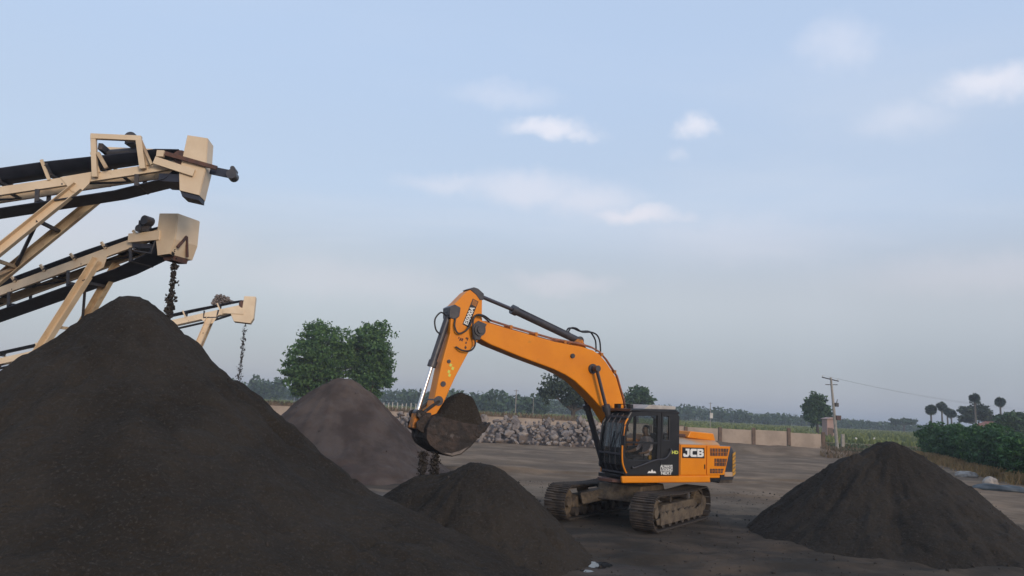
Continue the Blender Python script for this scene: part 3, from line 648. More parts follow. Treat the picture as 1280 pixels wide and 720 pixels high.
# ------------------------------------------------------------------ hedge of shrubs on the right
hA = gnd(1164, 574); hB = gnd(1300, 607)
lab = ['shrub at the far left end of the hedge, beside the sand heap', 'second shrub from the far end of the hedge', 'third shrub from the far end of the hedge', 'fourth shrub from the far end of the hedge, below the tall palm', 'fifth shrub from the far end of the hedge, above the white sack', 'sixth shrub from the far end of the hedge, under the small house', 'nearest low shrub of the hedge at the right edge', 'shrub of the hedge cut off by the right edge']
ts = [0.0, .17, .34, .50, .66, .80, .92, 1.05]; hs = [3.5, 3.1, 2.95, 3.35, 2.9, 2.6, 2.5, 2.7]
for i, (s_, h_) in enumerate(zip(ts, hs)):
    p = hA + (hB - hA) * s_; p[0] += 1.3 + .2 * math.sin(i * 3); p[1] += .5 * math.cos(i * 2); p[2] = 0
    rr_ = 1.75 + .15 * math.sin(i * 1.9)
    tree('shrub', 'dark green ' + lab[i], 'shrub', p, [((p[0], p[1], h_ * .38), (rr_, rr_, h_ * .36)), ((p[0] - .5, p[1] + .4, h_ * .62), (rr_ * .8, rr_ * .8, h_ * .34)), ((p[0] + .5, p[1] - .3, h_ * .66), (rr_ * .75, rr_ * .75, h_ * .32)), ((p[0] - .6, p[1] - .9, h_ * .3), (rr_ * .75, rr_ * .7, h_ * .28))],
         'leaf_hedge' if i % 3 else 'leaf_hedge2', .17, 120, 26, .12, .09, .3, 'shrubs of the hedge', limbs=4)
# dry straw along the foot of the hedge
n = 9000; s_ = RNG.uniform(-.12, 1.1, n); off = RNG.normal(0, .45, n) - .75; X = hA[0] + (hB[0] - hA[0]) * s_ + off; Y = hA[1] + (hB[1] - hA[1]) * s_ + RNG.normal(0, .5, n)
ok = fbm(X * .6, Y * .4, 2, 44) > -.13; X, Y = X[ok], Y[ok]
tag(blades('dry_straw', X, Y, gz(X, Y) - .03, RNG.uniform(.2, .7, len(X)), RNG.uniform(.03, .08, len(X)), M['straw'], .3), 'golden dry straw along the foot of the hedge', 'straw', kind='stuff')
n = 5000; Y = RNG.uniform(60, 100, n); X = RNG.uniform(.42, .56, n) * Y; X, Y = X, Y
tag(blades('dry_stubble', X, Y, gz(X, Y) + .0, RNG.uniform(.12, .4, n), RNG.uniform(.05, .2, n), M['drygrass'], .3), 'patchy dry stubble between the utility pole and the hedge', 'grass', kind='stuff')

# ------------------------------------------------------------------ far wood on the horizon
Pw = []
x = -.47
while x < .75:
    Yt = 330 + 110 * random.random() + 60 * max(0, x); h = random.uniform(6.5, 9.5) * float(np.clip(1.0 - (x - .2) / .3 * .45, .5, 1.0)); r = random.uniform(4, 8)
    n_ = 170; d = RNG.normal(0, 1, (n_, 3)); d /= np.linalg.norm(d, axis=1)[:, None]; q = d * (RNG.random((n_, 1)) ** .4) * np.array([r, r, h * .5]) + np.array([x * Yt, Yt, h * .5]); Pw.append(q); x += random.uniform(.004, .0085)
for (px, Yt, h, r) in ((622, 240, 8.2, 5.5), (600, 260, 7.5, 6), (650, 260, 7.2, 6), (668, 230, 7.0, 5), (565, 270, 8.0, 6), (545, 280, 7.5, 6), (515, 300, 8.0, 7), (330, 300, 9, 4), (317, 310, 11, 2.5), (345, 300, 10, 3)):
    X_ = at(px, 500, Yt)[0]; n_ = 320; d = RNG.normal(0, 1, (n_, 3)); d /= np.linalg.norm(d, axis=1)[:, None]; Pw.append(d * (RNG.random((n_, 1)) ** .4) * np.array([r, r, h * .5]) + np.array([X_, Yt, h * .5]))
Pw = np.concatenate(Pw); Pw = Pw[Pw[:, 2] > .2]
tag(quads('far_wood', leaf_quads(Pw, 1.15), M['wood']), 'hazy belt of far trees along the horizon', 'wood', kind='stuff')

# ------------------------------------------------------------------ utility pole, wires, small far things
pb = gnd(1047, 562); pb[2] = 0; ptop = at(1038.5, 472, pb[1] + .3)
pole = empty('utility_pole', pb); tag(pole, 'leaning concrete utility pole with two crossarms at the end of the wall', 'utility pole')
tv = ptop - pb; mb = MB(); mb.tube([(0, 0, -.3), tuple(tv * .5), tuple(tv)], [.20, .16, .11], 8); mb.build('shaft', M['concrete'], pole)
ud = tv / np.linalg.norm(tv); xa = np.array([.93, -.30, -.22]); xa /= np.linalg.norm(xa)
a1 = tv * .975; mb = MB(); mb.bar(tuple(a1 - xa * .95), tuple(a1 + xa * .80), .12, .11); mb.build('crossarm', M['conv_dark'], pole)
a2 = tv * .90; xb = np.array([1., -.2, .03]); mb = MB(); mb.bar(tuple(a2 - xb * .62), tuple(a2 + xb * .62), .08, .08); mb.build('crossarm', M['conv_dark'], pole)
ins = []
for q in (-.85, -.1, .72):
    p = a1 + xa * q; mb = MB(); mb.cyl(tuple(p + [0, 0, .04]), tuple(p + [0, 0, .13]), .02, .02, 8); mb.cyl(tuple(p + [0, 0, .13]), tuple(p + [0, 0, .24]), .055, .035, 10); mb.build('insulator', M['white_wall'], pole); ins.append(p + pb + np.array([0, 0, .23]))
mb = MB(); mb.box(tuple(tv * .62 + [.32, -.1, 0]), (.34, .3, .42)); mb.cyl(tuple(tv * .62 + [.32, -.1, .2]), tuple(tv * .62 + [.42, -.1, .62]), .05, .03, 8); mb.build('switch_box', M['conv_dark'], pole)
mb = MB(); mb.box(tuple(tv * .44 + [.36, -.1, 0]), (.5, .34, .5)); mb.bar(tuple(tv * .44), tuple(tv * .44 + [.3, -.1, 0]), .06, .06); mb.build('transformer_box', M['rust'], pole)
def wire(a, b_, sag, label, n_=14):
    pts = [tuple(np.array(a) * (1 - k / n_) + np.array(b_) * (k / n_) - np.array([0, 0, sag * 4 * (k / n_) * (1 - k / n_)])) for k in range(n_ + 1)]
    mb_ = MB(); mb_.tube([tuple(np.array(p) - np.array(a)) for p in pts], .0045, 4); o_ = mb_.build('power_wire', M['conv_dark']); o_.location = tuple(a); tag(o_, label, 'wire', 'overhead wires')
wlab = ('left', 'middle', 'right')
for k, p in enumerate(ins):
    wire(p, p + np.array([56, 22, -1.2]), 1.5, 'thin overhead wire running right from the %s insulator of the pole' % wlab[k])
s_ = at(1053.5, 556, 84.); stub = MB(); stub.box((0, 0, .65), (.34, .3, 2.0)); o = stub.build('concrete_stub', M['concrete'], bevel=.03); o.location = (s_[0], 84., 0); tag(o, 'short pale concrete stub post just right of the utility pole foot', 'post')
# hut behind the pole
def hut(name, px, py, Y, wd, ht, dp, wallm, roofm, label, roof_h):
    p = at(px, py, Y); root = empty(name, (p[0], Y, 0)); tag(root, label, 'hut'); z1 = p[2]
    MB().box((0, 0, z1 / 2 - .2), (wd, dp, z1 + .4)).build('wall', M[wallm], root)
    mb_ = MB(); mb_.prism([(-wd / 2 - .25, z1 + .01), (wd / 2 + .25, z1 + .01), (0, z1 + roof_h)], -dp / 2 - .25, dp / 2 + .25); mb_.build('roof', M[roofm], root)
    MB().box((-wd * .18, -dp / 2 - .03, 1.0), (.8, .06, 2.0)).build('door', M['post'], root)
    MB().box((wd * .25, -dp / 2 - .03, 1.5), (.6, .06, .6)).build('window', M['interior'], root); return root
hut('plaster_hut', 1036.5, 524, 125, 1.6, 2.5, 2, 'pink_wall', 'pink_wall', 'small pinkish hut half hidden behind the utility pole', .35)
hut('tiled_house', 1242, 533.5, 130, 4.2, 3, 4, 'white_wall', 'tile_red', 'small house with a red roof peeping over the hedge', .9)
# white gate pillar with a sign board beyond the wall, left of the loaded bucket
p = at(574, 499, 90.); root = empty('white_pillar', (p[0], 90, .1)); tag(root, 'small white pillar with a slanted board above the full bucket', 'pillar')
MB().box((0, 0, 1.3), (.45, .4, 2.9)).build('shaft', M['white_wall'], root, bevel=.03)
MB().box((-.35, -.05, 2.55), (1.0, .1, .4), Matrix.Rotation(.35, 3, 'Y')).build('board', M['white_wall'], root)
# thin poles
for (px, y0, y1, Y, lb, box) in ((645.5, 522, 487, 95., 'thin pale pole behind the wall between bucket and boom tree', False), (888, 524, 503, 130., 'thin pole with a white box at its foot, behind the panel wall', True), (667, 522, 497, 160., 'very thin far pole left of the tree under the boom', False)):
    tp = at(px, y1, Y); root = empty('thin_pole', (tp[0], Y, .1)); tag(root, lb, 'pole'); mb = MB(); mb.tube([(0, 0, -.2), (0, 0, tp[2] - .1)], [.07, .05], 7); mb.build('shaft', M['concrete'], root)
    mb = MB(); mb.bar((-.3, 0, tp[2] - .25), (.3, 0, tp[2] - .25), .05, .05); mb.build('crossarm', M['conv_dark'], root)
    if box: MB().box((.12, -.2, at(px, 518, Y)[2] - .3), (.5, .25, .9)).build('meter_box', M['white_wall'], root)
# row of white fence pegs in the dry grass on the left
for k, px in enumerate((368, 374, 381, 474, 480, 486, 491, 497, 503, 508, 514, 520, 541, 551)):
    Y = 100. + 1.5 * math.sin(k * 2.2); tp = at(px, 503.2 + .052 * (px - 480) + .8 * math.sin(k * 1.7), Y); side = 'left of the brown heap' if px < 400 else 'right of the brown heap'
    o = MB().box((0, 0, tp[2] / 2), (.11, .11, tp[2] + .1)).build('fence_peg', M['white_wall']); o.location = (tp[0], Y, 0)
    tag(o, '%s white fence peg from the left, in the dry grass %s' % (('first', 'second', 'third', 'first', 'second', 'third', 'fourth', 'fifth', 'sixth', 'seventh', 'eighth', 'ninth', 'tenth', 'last')[k], side), 'fence post', 'white fence pegs %s' % side)
# two tiny white marker stones in the field behind the right heap
for px, lb in ((1070, 'left'), (1093, 'right')):
    p = gnd(px, 549.5, .3); mb = MB(); mb.prism([(-.22, 0), (.22, 0), (.17, .5), (0, .62), (-.17, .5)], -.1, .1); o = mb.build('marker_stone', M['white_wall']); o.location = (p[0], p[1], .05); tag(o, '%s of two small white marker stones behind the right sand heap' % lb, 'stone')

# sacks and tarpaulin on the right
def lump(name, px, py, sx, sy, sz, mat, label, cat, rz, seed):
    p = gnd(px, py); bmx = bmesh.new(); bmesh.ops.create_icosphere(bmx, subdivisions=4, radius=1); rr_ = random.Random(seed)
    for v in bmx.verts:
        c_ = v.co; q = 1 + .35 * float(fbm(np.array([c_.x * 1.6 + seed]), np.array([c_.y * 1.6 + c_.z * 2.1]), 3, seed)[0]) + .12 * math.sin(c_.x * 7 + c_.y * 5 + seed)
        v.co = Vector((c_.x * sx * q, c_.y * sy * q, max(c_.z, -.35) * sz * q))
    me = bpy.data.meshes.new(name); bmx.to_mesh(me); bmx.free(); me.polygons.foreach_set('use_smooth', [True] * len(me.polygons))
    o_ = link(name, me, mat); o_.location = (p[0], p[1], gz1(p[0], p[1]) + .30 * sz); o_.rotation_euler.z = rz; return tag(o_, label, cat)
lump('plastic_sack', 1208, 596, .72, .42, .26, M['sack'], 'crumpled whitish sack in front of the straw at the heap edge', 'sack', .2, 3)
lump('plastic_sack', 1238, 605, .40, .28, .30, M['sack'], 'small pale sack on the left end of the grey tarpaulin', 'sack', .1, 9)
lump('tarpaulin_bundle', 1254, 613, 1.35, .36, .27, M['tarp'], 'long blue grey tarpaulin bundle lying at the right edge', 'tarpaulin', -.75, 5)

# ------------------------------------------------------------------ conveyors
def pj(p):
    d = np.asarray(p, float) - CP; z = d @ FW; return np.array([640 + FPX * (d @ RT) / z, 360 - FPX * (d @ UP) / z])
class Conv:
    def __init__(s, label, hpx, Y, th, ph, w_):
        s.th, s.ph, s.w = math.radians(th), math.radians(ph), w_
        s.u = np.array([math.cos(s.th), math.sin(s.th), 0]); s.v = np.array([math.sin(s.th), -math.cos(s.th), 0]); z = np.array([0, 0, 1.])
        s.a = s.u * math.cos(s.ph) + z * math.sin(s.ph); s.n = -s.u * math.sin(s.ph) + z * math.cos(s.ph)
        s.O = at(*hpx, Y) - s.v * w_ / 2; s.L = (s.O[2] - .75) / math.sin(s.ph)
        s.base = np.array([s.O[0], s.O[1], 0.]) - s.u * s.L * .3
        s.root = empty('belt_conveyor', s.base); tag(s.root, label, 'conveyor', 'belt conveyors on the left')
    def P(s, q, v, n): return tuple(s.O + s.a * q + s.v * v + s.n * n - s.base)
    def Q(s, u, v, z): return tuple(s.O + s.u * u + s.v * v + np.array([0, 0, z]) - s.base)      # level frame at the head
    def s_at(s, px, v, n):
        lo, hi = -s.L, 2.
        for _ in range(50):
            m_ = (lo + hi) / 2
            if pj(np.array(s.P(m_, v, n)) + s.base)[0] < px: lo = m_
            else: hi = m_
        return lo
    def frame(s, depth, nb, nr, sp, trough=.16, ret_head=True, tail=True):
        L, w_ = s.L, s.w
        for sg in (1, -1):
            mb = MB(); mb.channel(s.P(-L, sg * w_ / 2, 0), s.P(0, sg * w_ / 2, 0), .07, depth, tuple(s.n), .02, side=-1 if sg > 0 else 1); mb.build('stringer', M['cream'], s.root, bevel=.006, seg=1)
        # carrying belt, a trough, and the flat return belt
        hw = .40; prof = [(-hw, nb + trough), (-hw * .5, nb + .012), (hw * .5, nb + .012), (hw, nb + trough)]
        mb = MB(); qs = list(np.linspace(-L, -.9, 14)) + [-.5, 0.05]; N = len(prof); t_ = .018
        for i, q in enumerate(qs):
            fl = 1.0 if q < -1 else (.6 if q < -.3 else .15)
            for (v, n_) in prof: mb.v.append(s.P(q, v, nb + (n_ - nb) * fl + .02))
            for (v, n_) in prof[::-1]: mb.v.append(s.P(q, v, nb + (n_ - nb) * fl + .02 - t_))
        for i in range(len(qs) - 1):
            for j in range(2 * N): a_ = i * 2 * N + j; b_ = i * 2 * N + (j + 1) % (2 * N); mb.f.append((a_, b_, b_ + 2 * N, a_ + 2 * N))
        s.belt = mb.build('carrying_belt', M['belt'], s.root, smooth=True)
        mb = MB(); r = (nb - nr) / 2 if ret_head else .15
        mb.v = []; rp = [(-L, nr), (-1.6, nr), (-.4, min(nr + .12, -.05)), (.0, -.06)]
        for (q, n_) in rp:
            for v in (-hw, hw): mb.v.append(s.P(q, v, n_))
            for v in (hw, -hw): mb.v.append(s.P(q, v, n_ - .02))
        for i in range(len(rp) - 1):
            for j in range(4): a_ = i * 4 + j; b_ = i * 4 + (j + 1) % 4; mb.f.append((a_, b_, b_ + 4, a_ + 4))
        mb.f += [(0, 1, 2, 3), tuple(len(mb.v) - 4 + k for k in (3, 2, 1, 0))]
        mb.build('return_belt', M['belt'], s.root)
        mb = MB(); mb.cyl(s.P(.06, -hw * 1.05, nb * .45), s.P(.06, hw * 1.05, nb * .45), nb * .5 + .03, n=20); mb.build('head_pulley', M['rust'], s.root, smooth=True)
        mb = MB(); mb.cyl(s.P(-L, -hw * 1.05, nb * .4), s.P(-L, hw * 1.05, nb * .4), nb * .5 + .03, n=20); mb.build('tail_pulley', M['rust'], s.root, smooth=True)
        # idlers: brackets each side and rollers
        q = -sp * .65; k = 0
        while q > -L + .4:
            for sg in (1, -1):
                mb = MB(); mb.bar(s.P(q, sg * (w_ / 2 + .03), depth * .4), s.P(q - .06, sg * (hw + .06), nb + trough + .05), .05, .07, tuple(s.a)); mb.build('idler_bracket', M['cream'], s.root)
            mb = MB(); mb.cyl(s.P(q, -hw * .5, nb - .05), s.P(q, hw * .5, nb - .05), .055, n=10)
            for sg in (1, -1): mb.cyl(s.P(q, sg * hw * .52, nb - .05), s.P(q, sg * hw * 1.05, nb + trough - .06), .055, n=10)
            mb.build('idler_roller', M['conv_dark'], s.root, smooth=True)
            if k % 2 == 0:
                mb = MB(); mb.cyl(s.P(q - .3, -hw, nr + .07), s.P(q - .3, hw, nr + .07), .05, n=10)
                for sg in (1, -1): mb.bar(s.P(q - .3, sg * w_ * .5, -depth * .45), s.P(q - .36, sg * w_ * .5, nr + .02), .03, .10, tuple(s.a))
                mb.build('return_roller', M['conv_dark'], s.root)
            k += 1; q -= sp
        q = -1.4
        while q > -L + 1:
            mb = MB(); mb.bar(s.P(q, -w_ / 2, -depth * .3), s.P(q, w_ / 2, -depth * .3), .06, .06); mb.bar(s.P(q, -w_ / 2, -depth * .3), s.P(q - 1.4, w_ / 2, -depth * .3), .045, .045); mb.build('cross_brace', M['conv_dark'], s.root); q -= 2.6
    def lean(s, top, slope):                                         # backward run per metre of drop giving this picture slope dx/dy
        best = (9, 0)
        for k in np.linspace(-.5, 2.2, 271):
            a_ = pj(np.array(top) + s.base); b_ = pj(np.array(top) + s.base - s.u * k * 1.2 - np.array([0, 0, 1.2])); e = abs((b_[0] - a_[0]) / (b_[1] - a_[1]) - slope)
            if e < best[0]: best = (e, k)
        return best[1]
    def legs(s, q, slope, depth, wd=.2, vs_=(1.15, -1.15), k=None, nbr=4, skip=.12, far=None):
        tops = [np.array(s.P(q, v_, -depth * .5)) for v_ in (s.w / 2, -(far or s.w / 2))]
        if k is None: k = s.lean(tops[0], slope)
        feet = []
        for tp, vv in zip(tops, vs_):
            h = tp[2] + s.base[2] + .1; ft = tp - s.u * k * h + s.v * (vv - (1 if vv > 0 else -1)) * s.w * .5; ft[2] = -.1; feet.append(ft)
            mb = MB(); mb.channel(tuple(tp), tuple(ft), wd * .6, wd, tuple(s.u), .02, side=1); mb.build('leg', M['cream'] if vv > 0 else M['cream_dirty'], s.root, bevel=.006, seg=1)
            mb = MB(); mb.box(tuple(ft + [0, 0, .12]), (.5, .5, .06)); mb.build('foot_plate', M['cream_dirty'], s.root)
        for i in range(nbr):
            f0 = skip + i * (.9 - skip) / nbr; f1 = skip + (i + 1) * (.9 - skip) / nbr; A, B = (0, 1) if i % 2 == 0 else (1, 0)
            mb = MB(); mb.bar(tuple(tops[A] * (1 - f0) + feet[A] * f0), tuple(tops[B] * (1 - f1) + feet[B] * f1), .07, .07); mb.bar(tuple(tops[0] * (1 - f0) + feet[0] * f0), tuple(tops[1] * (1 - f0) + feet[1] * f0), .08, .08); mb.build('leg_brace', M['cream_dirty'] if i % 2 else M['conv_dark'], s.root)
        return k
    def chute(s, pn, v0, v1, lower=None, mat='cream'):               # open-bottomed hood: side outlines pn in the level frame (u, z)
        for v in (v0, v1):
            mb = MB(); mb.prism(pn, v - .015, v + .015, lambda u, z, t_: s.Q(u, t_, z)); mb.build('chute_side', M[mat], s.root)
        N = len(pn)
        mb = MB()
        for i in range(N):
            if i == lower: continue
            (u0, z0), (u1, z1) = pn[i], pn[(i + 1) % N]
            d = np.array([u1 - u0, z1 - z0]); L = np.hypot(*d); nn = np.array([-d[1], d[0]]) / L * .012
            mb.prism([(u0 - nn[0], z0 - nn[1]), (u1 - nn[0], z1 - nn[1]), (u1 + nn[0], z1 + nn[1]), (u0 + nn[0], z0 + nn[1])], v0 + .017, v1 - .017, lambda u, z, t_: s.Q(u, t_, z))
        mb.build('chute_hood', M[mat], s.root)

# top conveyor ---------------------------------------------------------
c1 = Conv('upper cream belt conveyor with a tall box chute and portal frame over its belt', (225, 205), 18.0, 8, 15, .60)
c1.frame(.21, .30, -.45, 1.15, .22)
q = c1.s_at(97, .4, 0)
mb = MB(); mb.prism([(q - .42, .11), (q + .34, .13), (q + .22, -.16), (q - .02, -.36), (q - .20, -.30)], c1.w / 2 + .012, c1.w / 2 + .034, lambda a, n_, v: c1.P(a, v, n_)); mb.build('gusset_plate', M['cream'], c1.root, bevel=.005, seg=1)
c1.legs(q - .02, -100 / 81, .40, .24, nbr=6, vs_=(1.0, -1.0), far=.85); c1.legs(-15, 0, .2, .2, k=.5); c1.legs(-23.5, 0, .2, .2, k=.2)
# portal frame over the belt
qa, qb = c1.s_at(115, .4, .5), c1.s_at(174, .4, .5)
for sg in (1, -1):
    mb = MB(); v = sg * .50
    mb.bar(c1.P(qa, sg * .40, -.05), c1.P(qa + .14, v, .98), .12, .12, tuple(c1.a)); mb.build('portal_post', M['cream'], c1.root, bevel=.006, seg=1)
    mb = MB(); mb.bar(c1.P(qb + .02, sg * .40, -.02), c1.P(qb + .06, v, .70), .14, .14, tuple(c1.a)); mb.build('portal_post', M['cream'], c1.root, bevel=.006, seg=1)
    mb = MB(); mb.bar(c1.P(qb + .26, v, .02), c1.P(qb + .10, v, .68), .06, .06, tuple(c1.a)); mb.build('portal_strut', M['cream_dirty'], c1.root)
    mb = MB(); mb.bar(c1.P(qa + .32, v, .1), c1.P(qa + .18, v, .52), .08, .08, tuple(c1.a)); mb.build('portal_strut', M['cream_dirty'], c1.root)
    mb = MB(); mb.bar(c1.P(qa + .08, v, .96), c1.P(qb + .12, v, .72), .12, .13, tuple(c1.n)); mb.build('portal_beam', M['cream'], c1.root, bevel=.006, seg=1)
mb = MB(); mb.cyl(c1.P(qb - .22, -.28, .92), c1.P(qb - .22, .20, .92), .15, n=18); mb.cyl(c1.P(qb - .22, .20, .92), c1.P(qb - .22, .27, .92), .09, n=14); mb.box(c1.P(qb - .22, -.05, .80), (.3, .4, .08)); mb.build('gear_motor', M['steel'], c1.root, smooth=True)
mb = MB(); mb.cyl(c1.P(qa + .25, .0, .66), c1.P(qb - .1, .0, .60), .10, n=14); mb.build('cross_tube', M['steel'], c1.root, smooth=True)
mb = MB(); mb.bar(c1.P(qa + .22, -.4, .72), c1.P(qa + .22, .4, .72), .1, .16); mb.build('plough_beam', M['conv_dark'], c1.root)
c1.chute([(.14, .72), (.62, .69), (.66, -.10), (.58, -.80), (.12, -.72), (.06, -.30)], -.14, .44, lower=3)
mb = MB(); mb.prism([(.12, -.72), (.58, -.80), (.58, -.92), (.18, -.86)], -.12, .41, lambda u, z, t_: c1.Q(u, t_, z)); mb.build('rubber_skirt', M['belt'], c1.root)
mb = MB(); mb.bar(c1.Q(-.55, .50, -.02), c1.Q(.42, .50, -.26), .07, .19); mb.build('chute_bearer', M['cream'], c1.root, bevel=.006, seg=1)
mb = MB(); mb.bar(c1.Q(-.42, .50, .08), c1.Q(-.42, .50, .24), .08, .18, (1, 0, 0)); mb.build('bearer_post', M['cream'], c1.root)
mb = MB(); mb.bar(c1.Q(-.30, .56, .16), c1.Q(.95, .50, -.08), .07, .10); mb.build('scraper_arm', M['rust'], c1.root)
mb = MB(); mb.bar(c1.Q(.72, .2, -.06), c1.Q(1.20, .2, -.12), .07, .20); mb.build('counterweight_arm', M['belt'], c1.root)
mb = MB(); mb.cyl(c1.Q(1.27, .02, -.15), c1.Q(1.27, .36, -.15), .125, n=16); mb.cyl(c1.Q(1.27, -.1, .02), c1.Q(1.27, .3, .02), .06, n=12); mb.build('counterweight_drum', M['steel'], c1.root, smooth=True)
mb = MB(); mb.box(c1.Q(-.12, 0, -.40), (.55, .78, .20)); mb.build('drip_tray', M['belt'], c1.root)

# middle conveyor ------------------------------------------------------
c2 = Conv('middle cream belt conveyor pouring sand behind the big front heap', (200, 291), 20.0, -18, 16.3, .70)
c2.frame(.26, .13, -.58, 1.12, .12)
q = c2.s_at(122, .42, -.1)
mb = MB(); mb.prism([(q - .30, -.12), (q + .30, -.11), (q + .12, -.42), (q - .12, -.46)], c2.w / 2 + .012, c2.w / 2 + .03, lambda a, n_, v: c2.P(a, v, n_)); mb.build('gusset_plate', M['cream'], c2.root)
c2.legs(q, -58 / 95, .3, .26, nbr=4, vs_=(1.6, -1.6), skip=.10); c2.legs(-12, 0, .2, .2, k=.3)
c2.chute([(0.0, .52), (.60, .50), (.62, -.22), (.50, -.62), (.12, -.66), (.0, -.24)], -.42, .44, lower=3)
mb = MB(); mb.prism([(.10, -.645), (.51, -.60), (.46, -.76), (.18, -.76)], -.28, .26, lambda u, z, t_: c2.Q(u, t_, z)); mb.build('rubber_skirt', M['rust'], c2.root)
for a_, b_ in (((.645, .05, -.05), (.60, -.12, -.60)), ((.645, .05, -.05), (.645, .34, -.42))):
    mb = MB(); mb.bar(c2.Q(*a_), c2.Q(*b_), .05, .07); mb.build('chute_stay', M['rust'], c2.root)
mb = MB(); mb.box(c2.Q(-.42, .48, .16), (.30, .16, .30)); mb.cyl(c2.Q(-.30, .40, .30), c2.Q(-.30, .66, .30), .13, n=16); mb.cyl(c2.Q(-.52, .42, .08), c2.Q(-.52, .62, .08), .10, n=14); mb.build('pillow_bearing', M['conv_dark'], c2.root)
mb = MB(); mb.bar(c2.Q(-.95, .47, -.16), c2.Q(.12, .47, -.10), .05, .26); mb.build('head_plate', M['cream'], c2.root, bevel=.006, seg=1)
mb = MB(); mb.tube([c2.Q(-.85, .40, -.30), c2.Q(-.70, .45, -.52), c2.Q(-.12, .45, -.60), c2.Q(-.02, .45, -.22)], .03, 6); mb.build('scraper_frame', M['conv_dark'], c2.root)
mb = MB(); mb.box(c2.Q(-.55, 0, -.36), (.7, .74, .12)); mb.build('scraper_blade', M['belt'], c2.root)

# far conveyor ---------------------------------------------------------
c3 = Conv('small far cream belt conveyor rising from behind the big front heap', (303, 384), 40.0, 15, 18.2, .80)
c3.frame(.30, .36, -.30, 1.75, .10)
q = c3.s_at(262, .4, -.1)
mb = MB(); mb.prism([(q - .45, -.13), (q + .45, -.12), (q + .1, -.5), (q - .2, -.5)], c3.w / 2 + .012, c3.w / 2 + .03, lambda a, n_, v: c3.P(a, v, n_)); mb.build('gusset_plate', M['cream'], c3.root)
c3.legs(q, -15 / 34, .35, .30, nbr=4, vs_=(1.2, -1.2)); c3.legs(-12, 0, .2, .24, k=.4)
c3.chute([(.05, .60), (.62, .62), (.62, -.55), (.48, -.84), (-.35, -.80), (-.55, -.40), (.0, -.35)], -.42, .44, lower=3)
mb = MB(); mb.bar(c3.Q(-.95, .48, -.30), c3.Q(.1, .48, -.26), .05, .24); mb.build('head_plate', M['cream'], c3.root)
mb = MB(); mb.tube([c3.Q(-1.9, .40, -.35), c3.Q(-1.9, .40, -.72), c3.Q(-1.25, .40, -.66), c3.Q(-1.2, .40, -.25)], .05, 6); mb.build('scraper_frame', M['conv_dark'], c3.root)

# falling streams and the load on the far belt
def stream(name, top, bottom_z, r, n_, size, label, jit=0.0):
    z = top[2] - (top[2] - bottom_z) * RNG.random(n_) ** .8; k = (top[2] - z) / (top[2] - bottom_z)
    clump = .6 + .4 * np.sin(z * 9 + 2 * np.sin(z * 3.3))
    P_ = np.stack([top[0] + RNG.normal(0, 1, n_) * r * (.6 + .5 * k) * clump + jit * k, top[1] + RNG.normal(0, 1, n_) * r * (.6 + .5 * k), z], 1)
    S_ = size * np.exp(RNG.normal(0, .45, n_)); ref = np.array([top[0], top[1], bottom_z])
    o_ = scatter(name, P_ - ref, S_, M['sand_loose']); o_.location = tuple(ref); return tag(o_, label, 'falling sand', kind='stuff')
p = np.array(c2.Q(.32, .0, -.74)) + c2.base; stream('falling_sand', p, 3.9, .085, 1050, .024, 'stream of dark sand pouring from the middle chute')
p = np.array(c2.Q(.60, .40, -.45)) + c2.base; stream('falling_sand', p, 4.3, .07, 60, .02, 'sparse stray grit dropping beside the main stream of the middle chute', .05)
p = np.array(c3.Q(.20, .0, -.84)) + c3.base; stream('falling_sand', p, 3.2, .10, 650, .022, 'thin grey stream of sand below the far chute')
HEAPS['far'] = [(p[0], p[1], 3.2, .78, .3)]
heap('far', .2, M['sand'], 'far dark sand heap hidden under the thin stream of the small far conveyor', 1.0, 50, 61)
q0 = c3.s_at(266, 0, .5); q1 = c3.s_at(292, 0, .5); n = 500; k = RNG.random(n); qq = q0 + (q1 - q0) * k; hh = .55 * np.clip(1.1 - np.abs(k - .4) ** 2 * 4.5, .05, 1) * RNG.random(n)
P_ = np.array([c3.P(a_, b_, .42 + h_) for a_, b_, h_ in zip(qq, RNG.normal(0, .13, n), hh)])
o = scatter('gravel_load', P_, .055 * np.exp(RNG.normal(0, .3, n)), M['rock3']); o.location = tuple(c3.base); tag(o, 'heap of grey gravel riding on the far conveyor belt', 'gravel', kind='stuff')

# ------------------------------------------------------------------ excavator (local frame: x forward, y to its left, z up, origin under the slew ring)
exc = empty('excavator', (EX[0], EX[1], 0), math.pi + EX_A)
tag(exc, 'orange and black crawler excavator lifting a full bucket beside the sand heaps', 'excavator')
def lettering(body, size, mat, parent, rot, loc, bold=0., sx=1., name='lettering', ext=.003):
    o_ = link(name, text_mesh(body, size, ext, bold, sx), mat, parent); m4 = Matrix.Identity(4)
    for i in range(3):
        for j in range(3): m4[i][j] = rot[j][i]
    m4.translation = Vector(loc); o_.matrix_local = m4; return o_
SIDE = ((-1, 0, 0), (0, 0, 1), (0, 1, 0))
